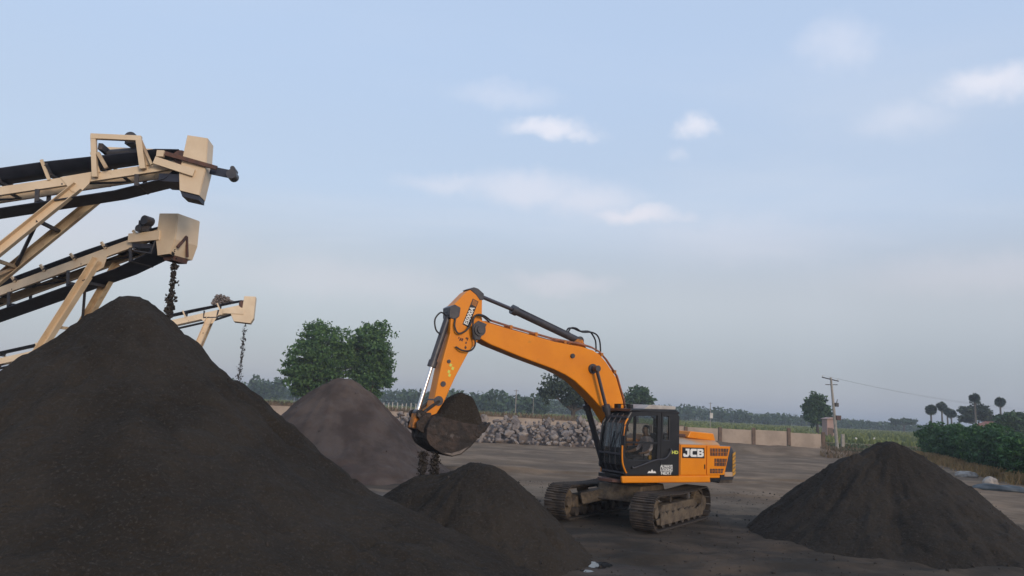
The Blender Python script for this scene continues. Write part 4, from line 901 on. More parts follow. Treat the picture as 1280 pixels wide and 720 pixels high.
# undercarriage
rel = TR_A - EX_A
cb = MB(); cb.prism([(-.95, .55), (.95, .55), (.75, .95), (-.75, .95)], -.62, .62)
for sx in (1, -1):
    for sy in (1, -1): cb.bar((sx * .45, sy * .3, .74), (sx * 1.05, sy * 1.02, .52), .42, .30)
cb.cyl((0, 0, .95), (0, 0, 1.04), .62, n=28)
o = cb.build('car_body', M['mud'], exc, bevel=.03); o.rotation_euler.z = rel
MB().cyl((0, 0, 1.03), (0, 0, 1.13), .60, n=30).build('slew_ring', M['mud_metal'], exc, smooth=True)
WB = 1.66; RW = .40; ZC = .455
def track_path(d):
    a = 2 * WB; h = math.pi * RW; per = 2 * a + 2 * h; d %= per
    if d < a: return (WB - d, ZC + RW - .045 * math.sin(math.pi * d / a) ** 2 * 1.0, math.pi)
    d -= a
    if d < h: q = math.pi / 2 + d / RW; return (-WB + RW * math.cos(q), ZC + RW * math.sin(q), q + math.pi / 2)
    d -= h
    if d < a: return (-WB + d, ZC - RW, 0.)
    d -= a; q = -math.pi / 2 + d / RW; return (WB + RW * math.cos(q), ZC + RW * math.sin(q), q + math.pi / 2)
PER = 4 * WB + 2 * math.pi * RW
sh = MB(); sh.box((0, 0, -.012), (.176, .60, .024))
for xx in (-.07, .0, .07): sh.box((xx, 0, -.038), (.022, .598, .03))
sh.box((0, 0, .02), (.12, .18, .038))
shoe0 = None
for sy in (1, -1):
    ch = MB(); n = 88; pr = []
    for i in range(n):
        x, z, _ = track_path(PER * i / n); pr.append((x, z))
    inn = [(x * .965, ZC + (z - ZC) * .80) for x, z in pr]
    ch.ring(pr, inn, sy * 1.2 - .10, sy * 1.2 + .10)
    tr = ch.build('crawler_track', M['mud_metal'], exc); tr.rotation_euler.z = rel
    N = 48
    for i in range(N):
        x, z, a = track_path(PER * (i + .5) / N)
        if shoe0 is None: so = sh.build('track_shoe', M['mud_metal'], tr, bevel=.005, seg=1); shoe0 = so
        else: so = link('track_shoe', shoe0.data, None, tr)
        # local -z points outwards
        so.location = (x, sy * 1.2, z); so.rotation_euler = (0, -a + (0 if True else 0), 0)
    fr = MB(); fr.prism([(-1.35, .28), (1.35, .28), (1.45, .42), (1.1, .60), (-1.1, .60), (-1.45, .42)], sy * 1.2 - .17, sy * 1.2 + .17); fr.build('track_frame', M['mud'], tr, bevel=.03)
    fr = MB(); fr.prism([(-1.62, .17), (1.62, .17), (1.70, .30), (1.2, .36), (-1.2, .36), (-1.70, .30)], sy * 1.2 + sy * .20, sy * 1.2 + sy * .235); fr.build('roller_guard', M['mud'], tr, bevel=.01)
    for k in range(7):
        x = -1.32 + k * .44; r = MB(); r.cyl((x, sy * 1.2 - .2, .20), (x, sy * 1.2 + .26, .20), .115, n=16); r.build('track_roller', M['mud_metal'], tr, smooth=True)
    for x in (-.6, .6): r = MB(); r.cyl((x, sy * 1.2 - .12, .70), (x, sy * 1.2 + .16, .70), .075, n=14); r.build('carrier_roller', M['mud_metal'], tr, smooth=True)
    r = MB(); r.cyl((WB, sy * 1.2 - .12, ZC), (WB, sy * 1.2 + .12, ZC), .34, n=26); r.cyl((WB, sy * 1.2 - .2, ZC), (WB, sy * 1.2 + .22, ZC), .13, n=16); r.build('idler', M['mud'], tr, smooth=True)
    r = MB(); npx = []
    for k in range(42): a = 2 * math.pi * k / 42; rr_ = .345 if k % 2 else .30; npx.append((-WB + rr_ * math.cos(a), ZC + rr_ * math.sin(a)))
    r.prism(npx, sy * 1.2 - .05, sy * 1.2 + .05); r.cyl((-WB, sy * 1.2, ZC), (-WB, sy * 1.2 + sy * .24, ZC), .24, .20, 22); r.build('sprocket', M['mud'], tr)
    # packed mud on the outer face of the frame
    md = MB(); rr_ = random.Random(5 + sy); top = [(-1.5 + 3.0 * i / 22, .40 + rr_.uniform(-.06, .10)) for i in range(23)]
    md.prism([(-1.5, .16)] + top + [(1.5, .16)], sy * 1.2 + sy * .236, sy * 1.2 + sy * .27); md.build('caked_mud', M['mud'], tr)

# upper structure
dk_ = MB(); dk_.prism([(.10, -1.22), (.10, -.45), (.80, -.45), (.80, .33), (1.18, .33), (1.18, 1.20), (-2.1, 1.20), (-2.1, -1.22)], 1.09, 1.19, lambda u, v, t_: (u, v, t_)); dk_.build('deck', M['black'], exc, bevel=.01)
rl = MB(); rl.prism([(1.34, 1.09), (1.36, 1.26), (-1.63, 1.265), (-1.66, 1.09)], 1.205, 1.285); rl.build('side_rail', M['orange'], exc, bevel=.03)
rl = MB(); rl.prism([(.12, 1.09), (.12, 1.26), (-1.63, 1.265), (-1.66, 1.09)], -1.285, -1.225); rl.build('side_rail', M['orange'], exc, bevel=.03)
st_ = MB(); st_.prism([(1.20, .38), (1.20, 1.18), (1.46, 1.02), (1.56, .62), (1.46, .40)], 1.085, 1.16, lambda u, v, t_: (u, v, t_)); st_.build('front_step', M['rust'], exc, bevel=.01)
# engine bay, side door with logo, grilles
eb = MB(); eb.prism([(-.57, 1.20), (-.57, 2.07), (-2.05, 2.07), (-2.05, 1.20)], -1.23, 1.235); bay = eb.build('engine_bay', M['orange'], exc, bevel=.02)
ht = MB(); ht.prism([(1.225, 2.072), (1.14, 2.14), (.86, 2.25), (-.86, 2.25), (-1.14, 2.14), (-1.225, 2.072)], -.60, -2.06, lambda u, v, t_: (t_, u, v)); ht.build('hood_top', M['dusty'], exc, bevel=.015)
pn = MB(); pn.prism([(-.585, 1.285), (-.585, 2.07), (-1.50, 2.06), (-1.50, 1.285)], 1.236, 1.268); door_ = pn.build('side_door', M['orange'], exc, bevel=.012)
lp = MB(); lp.prism([(-.635, 1.725), (-.635, 2.0), (-1.43, 1.995), (-1.43, 1.72)], 1.2685, 1.274); lp.build('logo_plate', M['black'], door_)
JX = lambda ox: (lambda u, w_, t_: (-.665 - ox - u * .245, t_, 1.755 + w_ * .212))
LJ = [(.34, 1), (.90, 1), (.90, .25), (.68, 0), (.12, 0), (0, .14), (0, .40), (.30, .40), (.33, .27), (.58, .27), (.58, .76), (.34, .76)]
LC = [(.16, 0), (.92, 0), (.92, .27), (.40, .27), (.32, .36), (.32, .64), (.40, .73), (.92, .73), (.92, 1), (.16, 1), (0, .84), (0, .16)]
q_ = MB(); q_.prism(LJ, 1.2745, 1.279, JX(0)); q_.build('logo_letter', M['white_letter'], door_)
q_ = MB(); q_.prism(LC, 1.2745, 1.279, JX(.25)); q_.build('logo_letter', M['white_letter'], door_)
q_ = MB()
for bx in ([(0, 0), (.30, 0), (.30, 1), (0, 1)], [(.301, .76), (.78, .76), (.78, 1), (.301, 1)], [(.301, .40), (.78, .40), (.78, .60), (.301, .60)], [(.301, 0), (.78, 0), (.78, .24), (.301, .24)], [(.60, .601), (.90, .601), (.90, .90), (.781, .90), (.781, .759), (.60, .759)], [(.60, .241), (.781, .241), (.781, .10), (.94, .10), (.94, .50), (.781, .50), (.781, .399), (.60, .399)]): q_.prism(bx, 1.2745, 1.279, JX(.50))
q_.build('logo_letter', M['white_letter'], door_)
hd = MB(); hd.box((-1.44, 1.275, 1.5), (.03, .02, .12)); hd.build('latch', M['black'], door_)
gp = MB(); gp.prism([(-1.535, 1.285), (-1.535, 2.06), (-2.41, 2.05), (-2.18, 1.285)], 1.236, 1.268); gpo = gp.build('grille_panel', M['orange'], exc, bevel=.012)
for (xa_, xb_, z0, z1) in ((-1.64, -2.33, 1.79, 1.99), (-1.80, -2.27, 1.52, 1.72), (-1.64, -2.15, 1.33, 1.45)):
    g = MB(); g.prism([(xa_, z0), (xa_, z1), (xb_, z1), (xb_ + .05, z0)], 1.2685, 1.272); g.build('grille_recess', M['rust'], gpo)
    k = xa_ - .06
    while k > xb_ + .07: s_ = MB(); s_.box((k, 1.280, (z0 + z1) / 2), (.018, .014, z1 - z0)); s_.build('slat', M['orange_worn'], gpo); k -= .105
    s_ = MB(); s_.box(((xa_ + xb_) / 2 + .01, 1.2785, (z0 + z1) / 2), (abs(xa_ - xb_) - .06, .008, .016)); s_.build('slat', M['orange_worn'], gpo)
rb = MB(); rb.prism([(-1.05, 2.24), (-1.16, 2.42), (-2.02, 2.38), (-2.10, 2.17)], .10, 1.02); rb.build('hood_box', M['orange'], exc, bevel=.03)
rb = MB(); rb.prism([(-.72, 2.27), (-.78, 2.33), (-1.04, 2.33), (-1.06, 2.25)], .2, .95); rb.build('pre_cleaner_tray', M['rust'], exc, bevel=.01)
ex_ = MB(); ex_.cyl((-1.5, -.75, 2.2), (-1.5, -.75, 2.55), .075, n=16); ex_.tube([(-1.5, -.75, 2.54), (-1.5, -.75, 2.66), (-1.56, -.75, 2.74)], .06, 12); ex_.build('exhaust_pipe', M['rust'], exc, smooth=True)
# counterweight
pl_ = [(-2.08, 1.232), (-2.44, 1.232), (-2.62, 1.20), (-2.74, 1.04), (-2.82, .55), (-2.85, 0)]; pl_ = pl_ + [(x, -y) for x, y in pl_[-2::-1]]
cw = MB(); LV = [(1.15, .94), (1.24, .985), (1.45, 1.0), (1.72, .995), (1.88, .965), (1.98, .91), (2.05, .83)]; NP = len(pl_)
for (z, k) in LV:
    for (x, y) in pl_: cw.v.append((-2.08 + (x + 2.08) * k, y * (1 - (1 - k) * .25), z))
for i in range(len(LV) - 1):
    for j in range(NP): a_ = i * NP + j; b_ = i * NP + (j + 1) % NP; cw.f.append((a_, b_, b_ + NP, a_ + NP))
cw.f += [tuple(range(NP - 1, -1, -1)), tuple(range((len(LV) - 1) * NP, len(LV) * NP))]
cwo = cw.build('counterweight', M['navy'], exc, smooth=True)
cw = MB(); cw.prism([(x * .985 - .01, y * .97) for x, y in pl_], 1.06, 1.149, lambda u, v, t_: (u, v, t_)); cw.build('counterweight_foot', M['mud_metal'], exc)
for k in range(6):
    z0 = 1.24 + k * .105; mbx = MB(); (x0, y0), (x1, y1) = (-2.50, 1.232), (-2.66, 1.195); dd = Vector((x1 - x0, y1 - y0, 0)).normalized(); nn = Vector((-dd.y, dd.x, 0)); nn = nn if nn.dot(Vector((-1, 1, 0))) > 0 else -nn
    o0 = Vector((x0, y0, 0)) + nn * .012; v_ = [o0 + dd * .03 + Vector((0, 0, z0)), o0 + dd * .17 + Vector((0, 0, z0 + .07)), o0 + dd * .17 + Vector((0, 0, z0 + .14)), o0 + dd * .03 + Vector((0, 0, z0 + .08))]
    mbx.add([p_ for p_ in v_] + [p_ - nn * .02 for p_ in v_], [(0, 1, 2, 3), (7, 6, 5, 4), (0, 4, 5, 1), (1, 5, 6, 2), (2, 6, 7, 3), (3, 7, 4, 0)]); mbx.build('hazard_stripe', M['hazard_yellow'], cwo)
(x0, y0), (x1, y1) = pl_[0], pl_[1]
nb_ = MB(); nb_.box((-2.36, 1.236, 1.30), (.30, .02, .12)); nb_.build('worn_plate', M['dusty'], cwo)
# right-hand tanks and catwalk
tk = MB(); tk.prism([(.09, 1.20), (.09, 1.80), (-.01, 1.92), (-.24, 1.92), (-.24, 1.20)], -1.22, -.45); tk.build('fuel_tank', M['orange'], exc, bevel=.04)
tk = MB(); tk.prism([(-.25, 1.20), (-.25, 2.08), (-.56, 2.12), (-.56, 1.20)], -1.22, -.45); tk.build('hydraulic_tank', M['orange'], exc, bevel=.04)
bk = MB()
for y in (.36, -.36): bk.prism([(-.3, 1.20), (.75, 1.20), (.45, 1.95), (.0, 1.98)], y - .04, y + .04)
bk.build('boom_bracket', M['black'], exc, bevel=.01)

# boom
BOOM = [(5.20, 4.63), (5.12, 4.75), (4.92, 4.885), (4.74, 4.83), (4.15, 4.74), (2.84, 4.545), (1.95, 4.48), (1.60, 4.42), (1.38, 4.32), (1.16, 4.14), (.8, 3.74), (.55, 3.12), (.36, 2.0), (.24, 1.90), (.06, 1.88), (-.03, 1.75), (.04, 1.60), (.2, 1.55), (.36, 1.62),
        (.88, 2.45), (1.22, 2.86), (1.50, 3.10), (1.80, 3.33), (2.15, 3.57), (2.45, 3.71), (2.81, 3.83), (3.78, 4.06), (4.71, 4.31), (5.06, 4.45), (5.18, 4.52)]
bo = MB(); bo.prism(BOOM, -.24, .24); boom = bo.build('boom', M['orange'], exc, bevel=.025)
tip = MB(); tip.cyl((5.05, -.30, 4.64), (5.05, .30, 4.64), .15, n=24); tip.cyl((5.05, -.34, 4.64), (5.05, .34, 4.64), .09, n=18); tip.build('arm_pivot', M['steel'], boom, smooth=True)
pp = MB(); pp.prism([(5.22, 4.40), (5.26, 4.72), (5.10, 4.86), (4.86, 4.80), (4.95, 4.60), (5.02, 4.40)], .245, .262); pp.build('pivot_plate', M['steel'], boom)
for (x, z, r) in ((1.62, 3.93, .13), (2.28, 4.22, .06)):
    b_ = MB(); b_.cyl((x, -.29, z), (x, .29, z), r, n=20); b_.build('boss', M['steel'], boom, smooth=True)
for yy, dz in ((.19, .03), (.12, .055), (-.16, .04)):
    pts = [(4.70, 4.87), (4.15, 4.775), (2.84, 4.58), (1.95, 4.52), (1.60, 4.46), (1.36, 4.36), (1.13, 4.17), (.76, 3.76), (.50, 3.12), (.34, 2.3)]
    b_ = MB(); b_.tube([(x - (dz * .6 if z < 4.4 else 0), yy, z + dz) for x, z in pts], .024, 7); b_.build('hydraulic_pipe', M['pipe'], boom, smooth=True)
for x, z in ((4.15, 4.77), (3.4, 4.66), (2.5, 4.53), (1.3, 4.30), (.85, 3.87)):
    b_ = MB(); b_.box((x, .08, z + .03), (.07, .32, .09)); b_.build('pipe_clamp', M['orange_worn'], boom)
b_ = MB()
for y in (.09, -.09): b_.prism([(1.72, 4.44), (1.86, 4.68), (2.02, 4.70), (2.30, 4.48)], y - .02, y + .02)
b_.build('cylinder_bracket', M['orange_worn'], boom, bevel=.01)
def ram(name, base_, mid, end, r, rr_, tube_m='steel', rod_m='chrome_dark', collar=True):
    m_ = MB(); m_.cyl(base_, mid, r, n=20); d = (Vector(mid) - Vector(base_)).normalized()
    m_.cyl(Vector(mid) - d * .10, Vector(mid) + d * .05, r * 1.28, n=20)
    sid = Vector((0, 1, 0)); m_.cyl(Vector(base_) - sid * r * 1.0, Vector(base_) + sid * r * 1.0, r * 1.15, n=18)
    o_ = m_.build(name, M[tube_m], exc, smooth=True); q_ = MB(); q_.cyl(Vector(mid) + d * .02, end, rr_, n=16); q_.build('rod', M[rod_m], o_, smooth=True)
    e_ = MB(); e_.cyl(Vector(end) - sid * r * 1.0, Vector(end) + sid * r * 1.0, r * .95, n=18); e_.build('rod_eye', M[tube_m], o_, smooth=True); return o_
ac = ram('arm_cylinder', (1.93, 0, 4.66), (3.98, 0, 5.27), (5.06, 0, 5.54), .098, .05)
fl_ = MB(); fl_.tube([(2.25, .06, 4.83), (4.0, .06, 5.36)], .02, 6); fl_.build('feed_pipe', M['steel'], ac)
for y, k in ((.05, 0.), (-.06, .1)):
    h_ = MB(); h_.tube(crom([(2.30, y, 4.86), (2.22, y, 4.97), (2.05, y, 4.98), (1.85, y, 4.90 + k * .3), (1.55, y, 4.92 + k * .3), (1.36 + k * .6, y, 4.86), (1.26 + k * .6, y, 4.70), (1.22 + k * .7, y, 4.42)]), .022, 7); h_.build('hose', M['rubber'], ac, smooth=True)
for y in (.43, -.43): ram('boom_cylinder', (.66, y, 1.42), (1.27, y, 2.95), (1.62, y, 3.93), .085, .045, 'steel', 'chrome_dark')

# arm
ARM = [(5.16, 5.64), (5.26, 5.65), (5.44, 5.53), (5.80, 5.13), (5.80, 4.92), (5.80, 4.48), (5.96, 3.78), (6.09, 2.95), (6.14, 2.72), (6.33, 2.56), (6.34, 2.46), (6.24, 2.40), (6.08, 2.47), (5.84, 2.86), (5.58, 3.47), (5.28, 4.06), (4.95, 4.48), (4.90, 4.72), (4.96, 4.97), (4.98, 5.39), (5.02, 5.58)]
a_ = MB(); a_.prism(ARM, -.185, .185); arm = a_.build('arm', M['orange'], exc, bevel=.022)
e_ = MB(); e_.prism([(5.12, 5.66), (5.24, 5.68), (5.36, 5.62), (5.16, 5.50), (5.05, 5.38), (4.95, 5.40), (4.95, 5.55)], -.20, .20); e_.build('rear_clevis', M['steel'], arm, bevel=.01)
e_ = MB(); e_.prism([(5.86, 5.12), (5.72, 5.20), (5.56, 5.14), (5.58, 4.92), (5.70, 4.82), (5.84, 4.86)], -.20, .20); e_.build('cylinder_clevis', M['steel'], arm, bevel=.02)
for (x, z, r) in ((5.79, 3.82, .045), (5.90, 3.28, .065), (5.99, 2.88, .115)):
    b_ = MB(); b_.cyl((x, -.21, z), (x, .21, z), r, n=18); b_.build('boss', M['steel'], arm, smooth=True)
d_ = (-.34, 0, .94); u_ = (.94, 0, .34)
def on_arm(cx_, cz, a0, a1, b0, b1, y0, y1): return [(Vector((cx_, 0, cz)) + Vector(d_) * a + Vector(u_) * b__ + Vector((0, yv, 0))) for yv in (y0, y1) for a, b__ in ((a0, b0), (a1, b0), (a1, b1), (a0, b1))]
BX = [(0, 1, 2, 3), (7, 6, 5, 4), (0, 4, 5, 1), (1, 5, 6, 2), (2, 6, 7, 3), (3, 7, 4, 0)]
b_ = MB(); b_.add(on_arm(5.29, 5.03, -.34, .36, -.085, .085, .1855, .190), BX); b_.build('name_plate', M['black'], arm)
b_ = MB(); b_.add(on_arm(5.29, 5.03, .21, .345, -.065, .065, .1905, .194), BX); b_.build('emblem', M['orange_worn'], arm)
lettering('ES000A', .165, M['white_letter'], arm, (d_, u_, (0, 1, 0)), Vector((5.29, .192, 5.03)) + Vector(d_) * (-.075), bold=.006, sx=.92, name='plate_lettering')
for k, (aa, bb) in enumerate(((-.06, .03), (.05, -.03), (.10, .05), (-.13, -.02))):
    b_ = MB(); b_.add(on_arm(5.72, 3.62, aa - .03, aa + .04, bb - .03, bb + .03, .1855, .189), BX); b_.build('warning_label', M['yellow_label'], arm)
for k in range(9):
    rr_ = random.Random(k); b_ = MB(); b_.add(on_arm(5.43 + rr_.uniform(-.14, .14), 4.28 + rr_.uniform(-.14, .14), -.02, rr_.uniform(.02, .06), -.012, rr_.uniform(.012, .03), .1855, .19), BX); b_.build('paint_chip', M['rust'], arm)
# hoses round the arm pivot
for pts in ([(4.80, .27, 4.86), (5.05, .32, 4.98), (5.25, .33, 4.93), (5.27, .33, 4.6), (5.18, .33, 4.3), (5.28, .32, 4.12), (5.5, .30, 4.10), (5.66, .24, 4.18)],
            [(4.70, .18, 4.90), (4.98, .28, 5.00), (5.22, .30, 4.96), (5.40, .30, 4.62), (5.62, .28, 4.50), (5.72, .25, 4.66), (5.70, .22, 4.86)],
            [(4.75, -.2, 4.88), (5.0, -.28, 5.0), (5.22, -.3, 4.9), (5.3, -.3, 4.5), (5.5, -.28, 4.3)]):
    h_ = MB(); h_.tube(crom(pts), .022, 7); h_.build('hose', M['rubber'], arm, smooth=True)
bc = ram('bucket_cylinder', (5.76, 0, 5.03), (6.13, 0, 3.72), (6.43, 0, 2.58), .085, .045, 'steel', 'chrome')
h_ = MB(); h_.tube(crom([(5.86, .05, 4.92), (6.02, .06, 4.98), (6.16, .06, 4.80), (6.12, .06, 4.56), (6.00, .05, 4.46)]), .02, 7); h_.build('hose', M['rubber'], bc, smooth=True)
for y in (.23, -.23):
    l_ = MB(); l_.bar((5.99, y, 2.88), (6.43, y, 2.55), .05, .13, (0, 1, 0)); l_.cyl((6.43, y - .04, 2.55), (6.43, y + .04, 2.55), .10, n=16); l_.build('tipping_link', M['bucket'], exc, bevel=.008)
l_ = MB(); l_.bar((6.43, 0, 2.56), (6.50, 0, 2.22), .26, .16, (1, 0, 0)); l_.build('bucket_link', M['orange_worn'], exc, bevel=.02)
# bucket
BK = [(6.16, 2.54), (6.27, 2.44), (6.35, 2.24), (6.34, 2.02), (6.25, 1.88), (6.12, 1.79), (5.9, 1.68), (5.68, 1.62), (5.44, 1.68), (5.20, 1.86), (5.00, 2.08), (4.88, 2.28)]
inner = []
for i, (x, z) in enumerate(BK):
    c_ = Vector((5.75, 2.25)); p_ = Vector((x, z)); inner.append(tuple(p_ + (c_ - p_).normalized() * .045))
b_ = MB()
for i in range(len(BK) - 1): b_.prism([BK[i], BK[i + 1], inner[i + 1], inner[i]], -.43, .43)
bucket = b_.build('bucket', M['bucket'], exc)
for y in (.43, -.43):
    s_ = MB(); s_.prism(BK + [(4.90, 2.36), (5.4, 2.40), (5.9, 2.50)], y - .022, y + .022); s_.build('side_plate', M['bucket'], bucket, bevel=.006, seg=1)
    s_ = MB(); s_.prism([(4.83, 2.33), (5.01, 2.05), (5.12, 2.12), (5.06, 2.35), (4.95, 2.40)], y - .04, y + .04); s_.build('side_cutter', M['bucket'], bucket, bevel=.008, seg=1)
    s_ = MB(); s_.prism([(5.26, 1.86), (5.46, 1.70), (5.68, 1.645), (5.90, 1.71), (5.70, 1.70), (5.48, 1.76)], y - .034, y + .034); s_.build('wear_plate', M['worn_steel'], bucket)
for y in (.26, -.26):
    s_ = MB(); s_.prism([(6.12, 2.38), (6.20, 2.60), (6.32, 2.60), (6.54, 2.36), (6.52, 2.22), (6.30, 2.1)], y - .03, y + .03); s_.build('hinge_ear', M['bucket'], bucket, bevel=.01)
for k in range(5):
    y = -.36 + .18 * k; s_ = MB(); s_.prism([(4.96, 2.14), (4.92, 2.28), (4.70, 2.44), (4.68, 2.41), (4.82, 2.20)], y - .045, y + .045); s_.build('tooth', M['bucket'], bucket, bevel=.008, seg=1)

# cab
cabm = MB(); cabm.prism([(1.20, .34), (1.30, 1.0), (1.20, 1.20), (-.52, 1.20), (-.52, .34)], 1.20, 1.27, lambda u, v, t_: (u, v, t_)); cab = cabm.build('cab', M['black'], exc, bevel=.01)
def ringp(name, outer, inner_, a, b__, parent=None, mat='black'): m_ = MB(); m_.ring(outer, inner_, a, b__); return m_.build(name, M[mat], parent or cab, bevel=.01)
DO = [(1.24, 1.28), (1.375, 1.55), (1.38, 1.95), (1.30, 2.58), (1.10, 2.85), (.10, 2.89), (.10, 1.28)]
DI = [(1.16, 1.66), (1.27, 1.74), (1.28, 1.95), (1.20, 2.50), (1.03, 2.75), (.22, 2.79), (.22, 1.66)]
dr = ringp('cab_door', DO, DI, 1.215, 1.268)
gl = MB(); gl.prism([(1.175, 1.65), (1.28, 1.74), (1.29, 1.95), (1.21, 2.51), (1.035, 2.76), (.21, 2.80), (.21, 1.65)], 1.236, 1.242); gl.build('door_glass', M['glass'], dr)
mr = MB(); mr.box((.74, 1.241, 2.09), (1.04, .03, .05)); mr.box((.93, 1.242, 2.45), (.025, .025, .68)); mr.build('window_bar', M['black'], dr)
gr = MB(); gr.tube(crom([(1.02, 1.275, 1.50), (1.0, 1.33, 1.47), (.35, 1.33, 1.66), (.02, 1.33, 1.70), (-.12, 1.33, 1.80), (-.20, 1.33, 1.93), (-.21, 1.275, 1.95)], 4), .019, 8); gr.build('grab_rail', M['steel'], dr, smooth=True)
RQ = [(.085, 1.28), (.085, 2.89), (-.38, 2.92), (-.53, 2.80), (-.53, 1.28)]; RI = [(.03, 2.18), (.03, 2.78), (-.14, 2.79), (-.17, 2.75), (-.17, 2.18)]
rq = ringp('rear_quarter', RQ, RI, 1.215, 1.268)
gl = MB(); gl.prism([(.04, 2.17), (.04, 2.79), (-.14, 2.80), (-.18, 2.76), (-.18, 2.17)], 1.236, 1.242); gl.build('quarter_glass', M['glass'], rq)
os_ = MB(); os_.tube(crom([(1.22, 1.285, 2.68), (1.30, 1.288, 2.56), (1.365, 1.288, 2.2), (1.38, 1.288, 1.92), (1.36, 1.288, 1.6), (1.27, 1.285, 1.40), (1.22, 1.28, 1.34)], 4), .021, 8); os_.build('orange_trim', M['orange'], cab, smooth=True)
RO = [(1.20, 1.28), (1.345, 1.55), (1.36, 1.95), (1.28, 2.58), (1.08, 2.85), (-.38, 2.90), (-.53, 2.80), (-.53, 1.28)]; RIi = [(1.05, 1.62), (1.25, 1.72), (1.26, 1.95), (1.19, 2.50), (1.02, 2.76), (-.30, 2.78), (-.42, 2.7), (-.42, 1.62)]
rw = ringp('right_side_frame', RO, RIi, .335, .385)
gl = MB(); gl.prism([(1.06, 1.61), (1.26, 1.71), (1.27, 1.95), (1.20, 2.51), (1.025, 2.77), (-.30, 2.79), (-.43, 2.7), (-.43, 1.61)], .357, .363); gl.build('right_glass', M['glass'], rw)
for x in (.25,): s_ = MB(); s_.box((x, .36, 2.2), (.06, .03, 1.15)); s_.build('pillar', M['black'], rw)
rr2 = MB(); fnr = lambda u, w_, t_: (t_, u, w_)
rr2.ring([(.386, 1.28), (.386, 2.88), (1.214, 2.88), (1.214, 1.28)], [(.46, 2.1), (.46, 2.76), (1.14, 2.76), (1.14, 2.1)], -.53, -.49, fnr); rr_o = rr2.build('rear_wall', M['black'], cab, bevel=.01)
gl = MB(); gl.box((-.51, .8, 2.43), (.006, .70, .68)); gl.build('rear_glass', M['glass'], rr_o)
FP = [(1.20, 1.27), (1.335, 1.55), (1.345, 1.95), (1.27, 2.56), (1.07, 2.84)]
ws = MB()
for i, (x, z) in enumerate(FP):
    for y in (.388, 1.212): ws.v.append((x - .006, y, z))
    for y in (1.212, .388): ws.v.append((x - .014, y, z))
for i in range(len(FP) - 1):
    for j in range(4): a0 = i * 4 + j; b0 = i * 4 + (j + 1) % 4; ws.f.append((a0, b0, b0 + 4, a0 + 4))
ws.f += [(0, 1, 2, 3), tuple(len(ws.v) - 4 + k for k in (3, 2, 1, 0))]
wso = ws.build('windscreen', M['glass_dusty'], cab)
def fx_(z):
    for (x0, z0), (x1, z1) in zip(FP, FP[1:]):
        if z0 <= z <= z1: return x0 + (x1 - x0) * (z - z0) / (z1 - z0)
    return FP[-1][0]
for y in (.58, .80, 1.02):
    g_ = MB(); g_.tube([(fx_(z) + .05, y, z) for z in (1.32, 1.55, 1.8, 1.95, 2.2, 2.56, 2.8)], .011, 6); g_.build('guard_bar', M['steel'], cab)
for z in (1.34, 1.80, 2.72):
    g_ = MB(); g_.bar((fx_(z) + .055, .36, z), (fx_(z) + .055, 1.25, z), .025, .045); g_.build('guard_rail', M['steel'], cab)
for y in (.36, 1.24):
    g_ = MB(); g_.tube([(fx_(z) + .02, y, z) for z in (1.28, 1.55, 1.95, 2.3, 2.56, 2.84)], .035, 7); g_.build('front_pillar', M['black'], cab, smooth=True)
wp = MB(); wp.bar((1.38, .72, 1.72), (1.36, .95, 2.35), .02, .03); wp.build('wiper', M['rubber'], cab)
lowf = MB(); lowf.prism([(1.20, 1.27), (1.325, 1.52), (1.30, 1.54), (1.17, 1.29)], .39, 1.21); lowf.build('front_lower_panel', M['black'], cab)
rf = MB(); rf.prism([(1.16, 2.86), (1.10, 2.93), (-.40, 2.97), (-.54, 2.90), (-.53, 2.86)], .33, 1.272); rfo = rf.build('roof', M['black'], cab, bevel=.03)
rf = MB(); rf.prism([(.62, 2.95), (-.44, 2.975), (-.46, 3.03), (-.40, 3.06), (.45, 3.06)], .42, 1.20); rf.build('roof_hatch', M['pale_roof'], rfo, bevel=.004, seg=1)
rf = MB(); rf.box((.98, .55, 2.99), (.10, .16, .11)); rf.build('work_lamp', M['black'], rfo); rf = MB(); rf.box((.98, 1.05, 2.99), (.10, .16, .11)); rf.build('work_lamp', M['black'], rfo); rf = MB(); rf.tube([(.98, .55, 2.94), (.98, .55, 3.04), (.98, 1.05, 3.04), (.98, 1.05, 2.94)], .012, 6); rf.build('lamp_guard', M['black'], rfo)
mir = MB(); mir.tube([(1.22, 1.27, 2.55), (1.40, 1.36, 2.50), (1.42, 1.36, 2.25)], .013, 6); mir.box((1.42, 1.37, 2.14), (.04, .14, .24)); mir.build('mirror', M['black'], cab)
lettering('HD', .115, M['yellow_label'], rq, SIDE, (-.385, 1.2695, 1.86), bold=.004, sx=1.35, name='yellow_lettering')
for k, tx in enumerate(('ALWAYS', 'LOOKING', 'NEXT')): lettering(tx, .105, M['white_letter'], rq, SIDE, (-.10, 1.2695, 1.50 - .085 * k), bold=.003, sx=(1.0, .88, 1.36)[k], name='door_lettering')
dec = MB(); dec.prism([(.54, 1.335), (.48, 1.39), (.43, 1.37), (.385, 1.43), (.33, 1.37), (.29, 1.39), (.24, 1.335)], 1.2685, 1.2715); dec.build('white_emblem', M['white_letter'], cab)
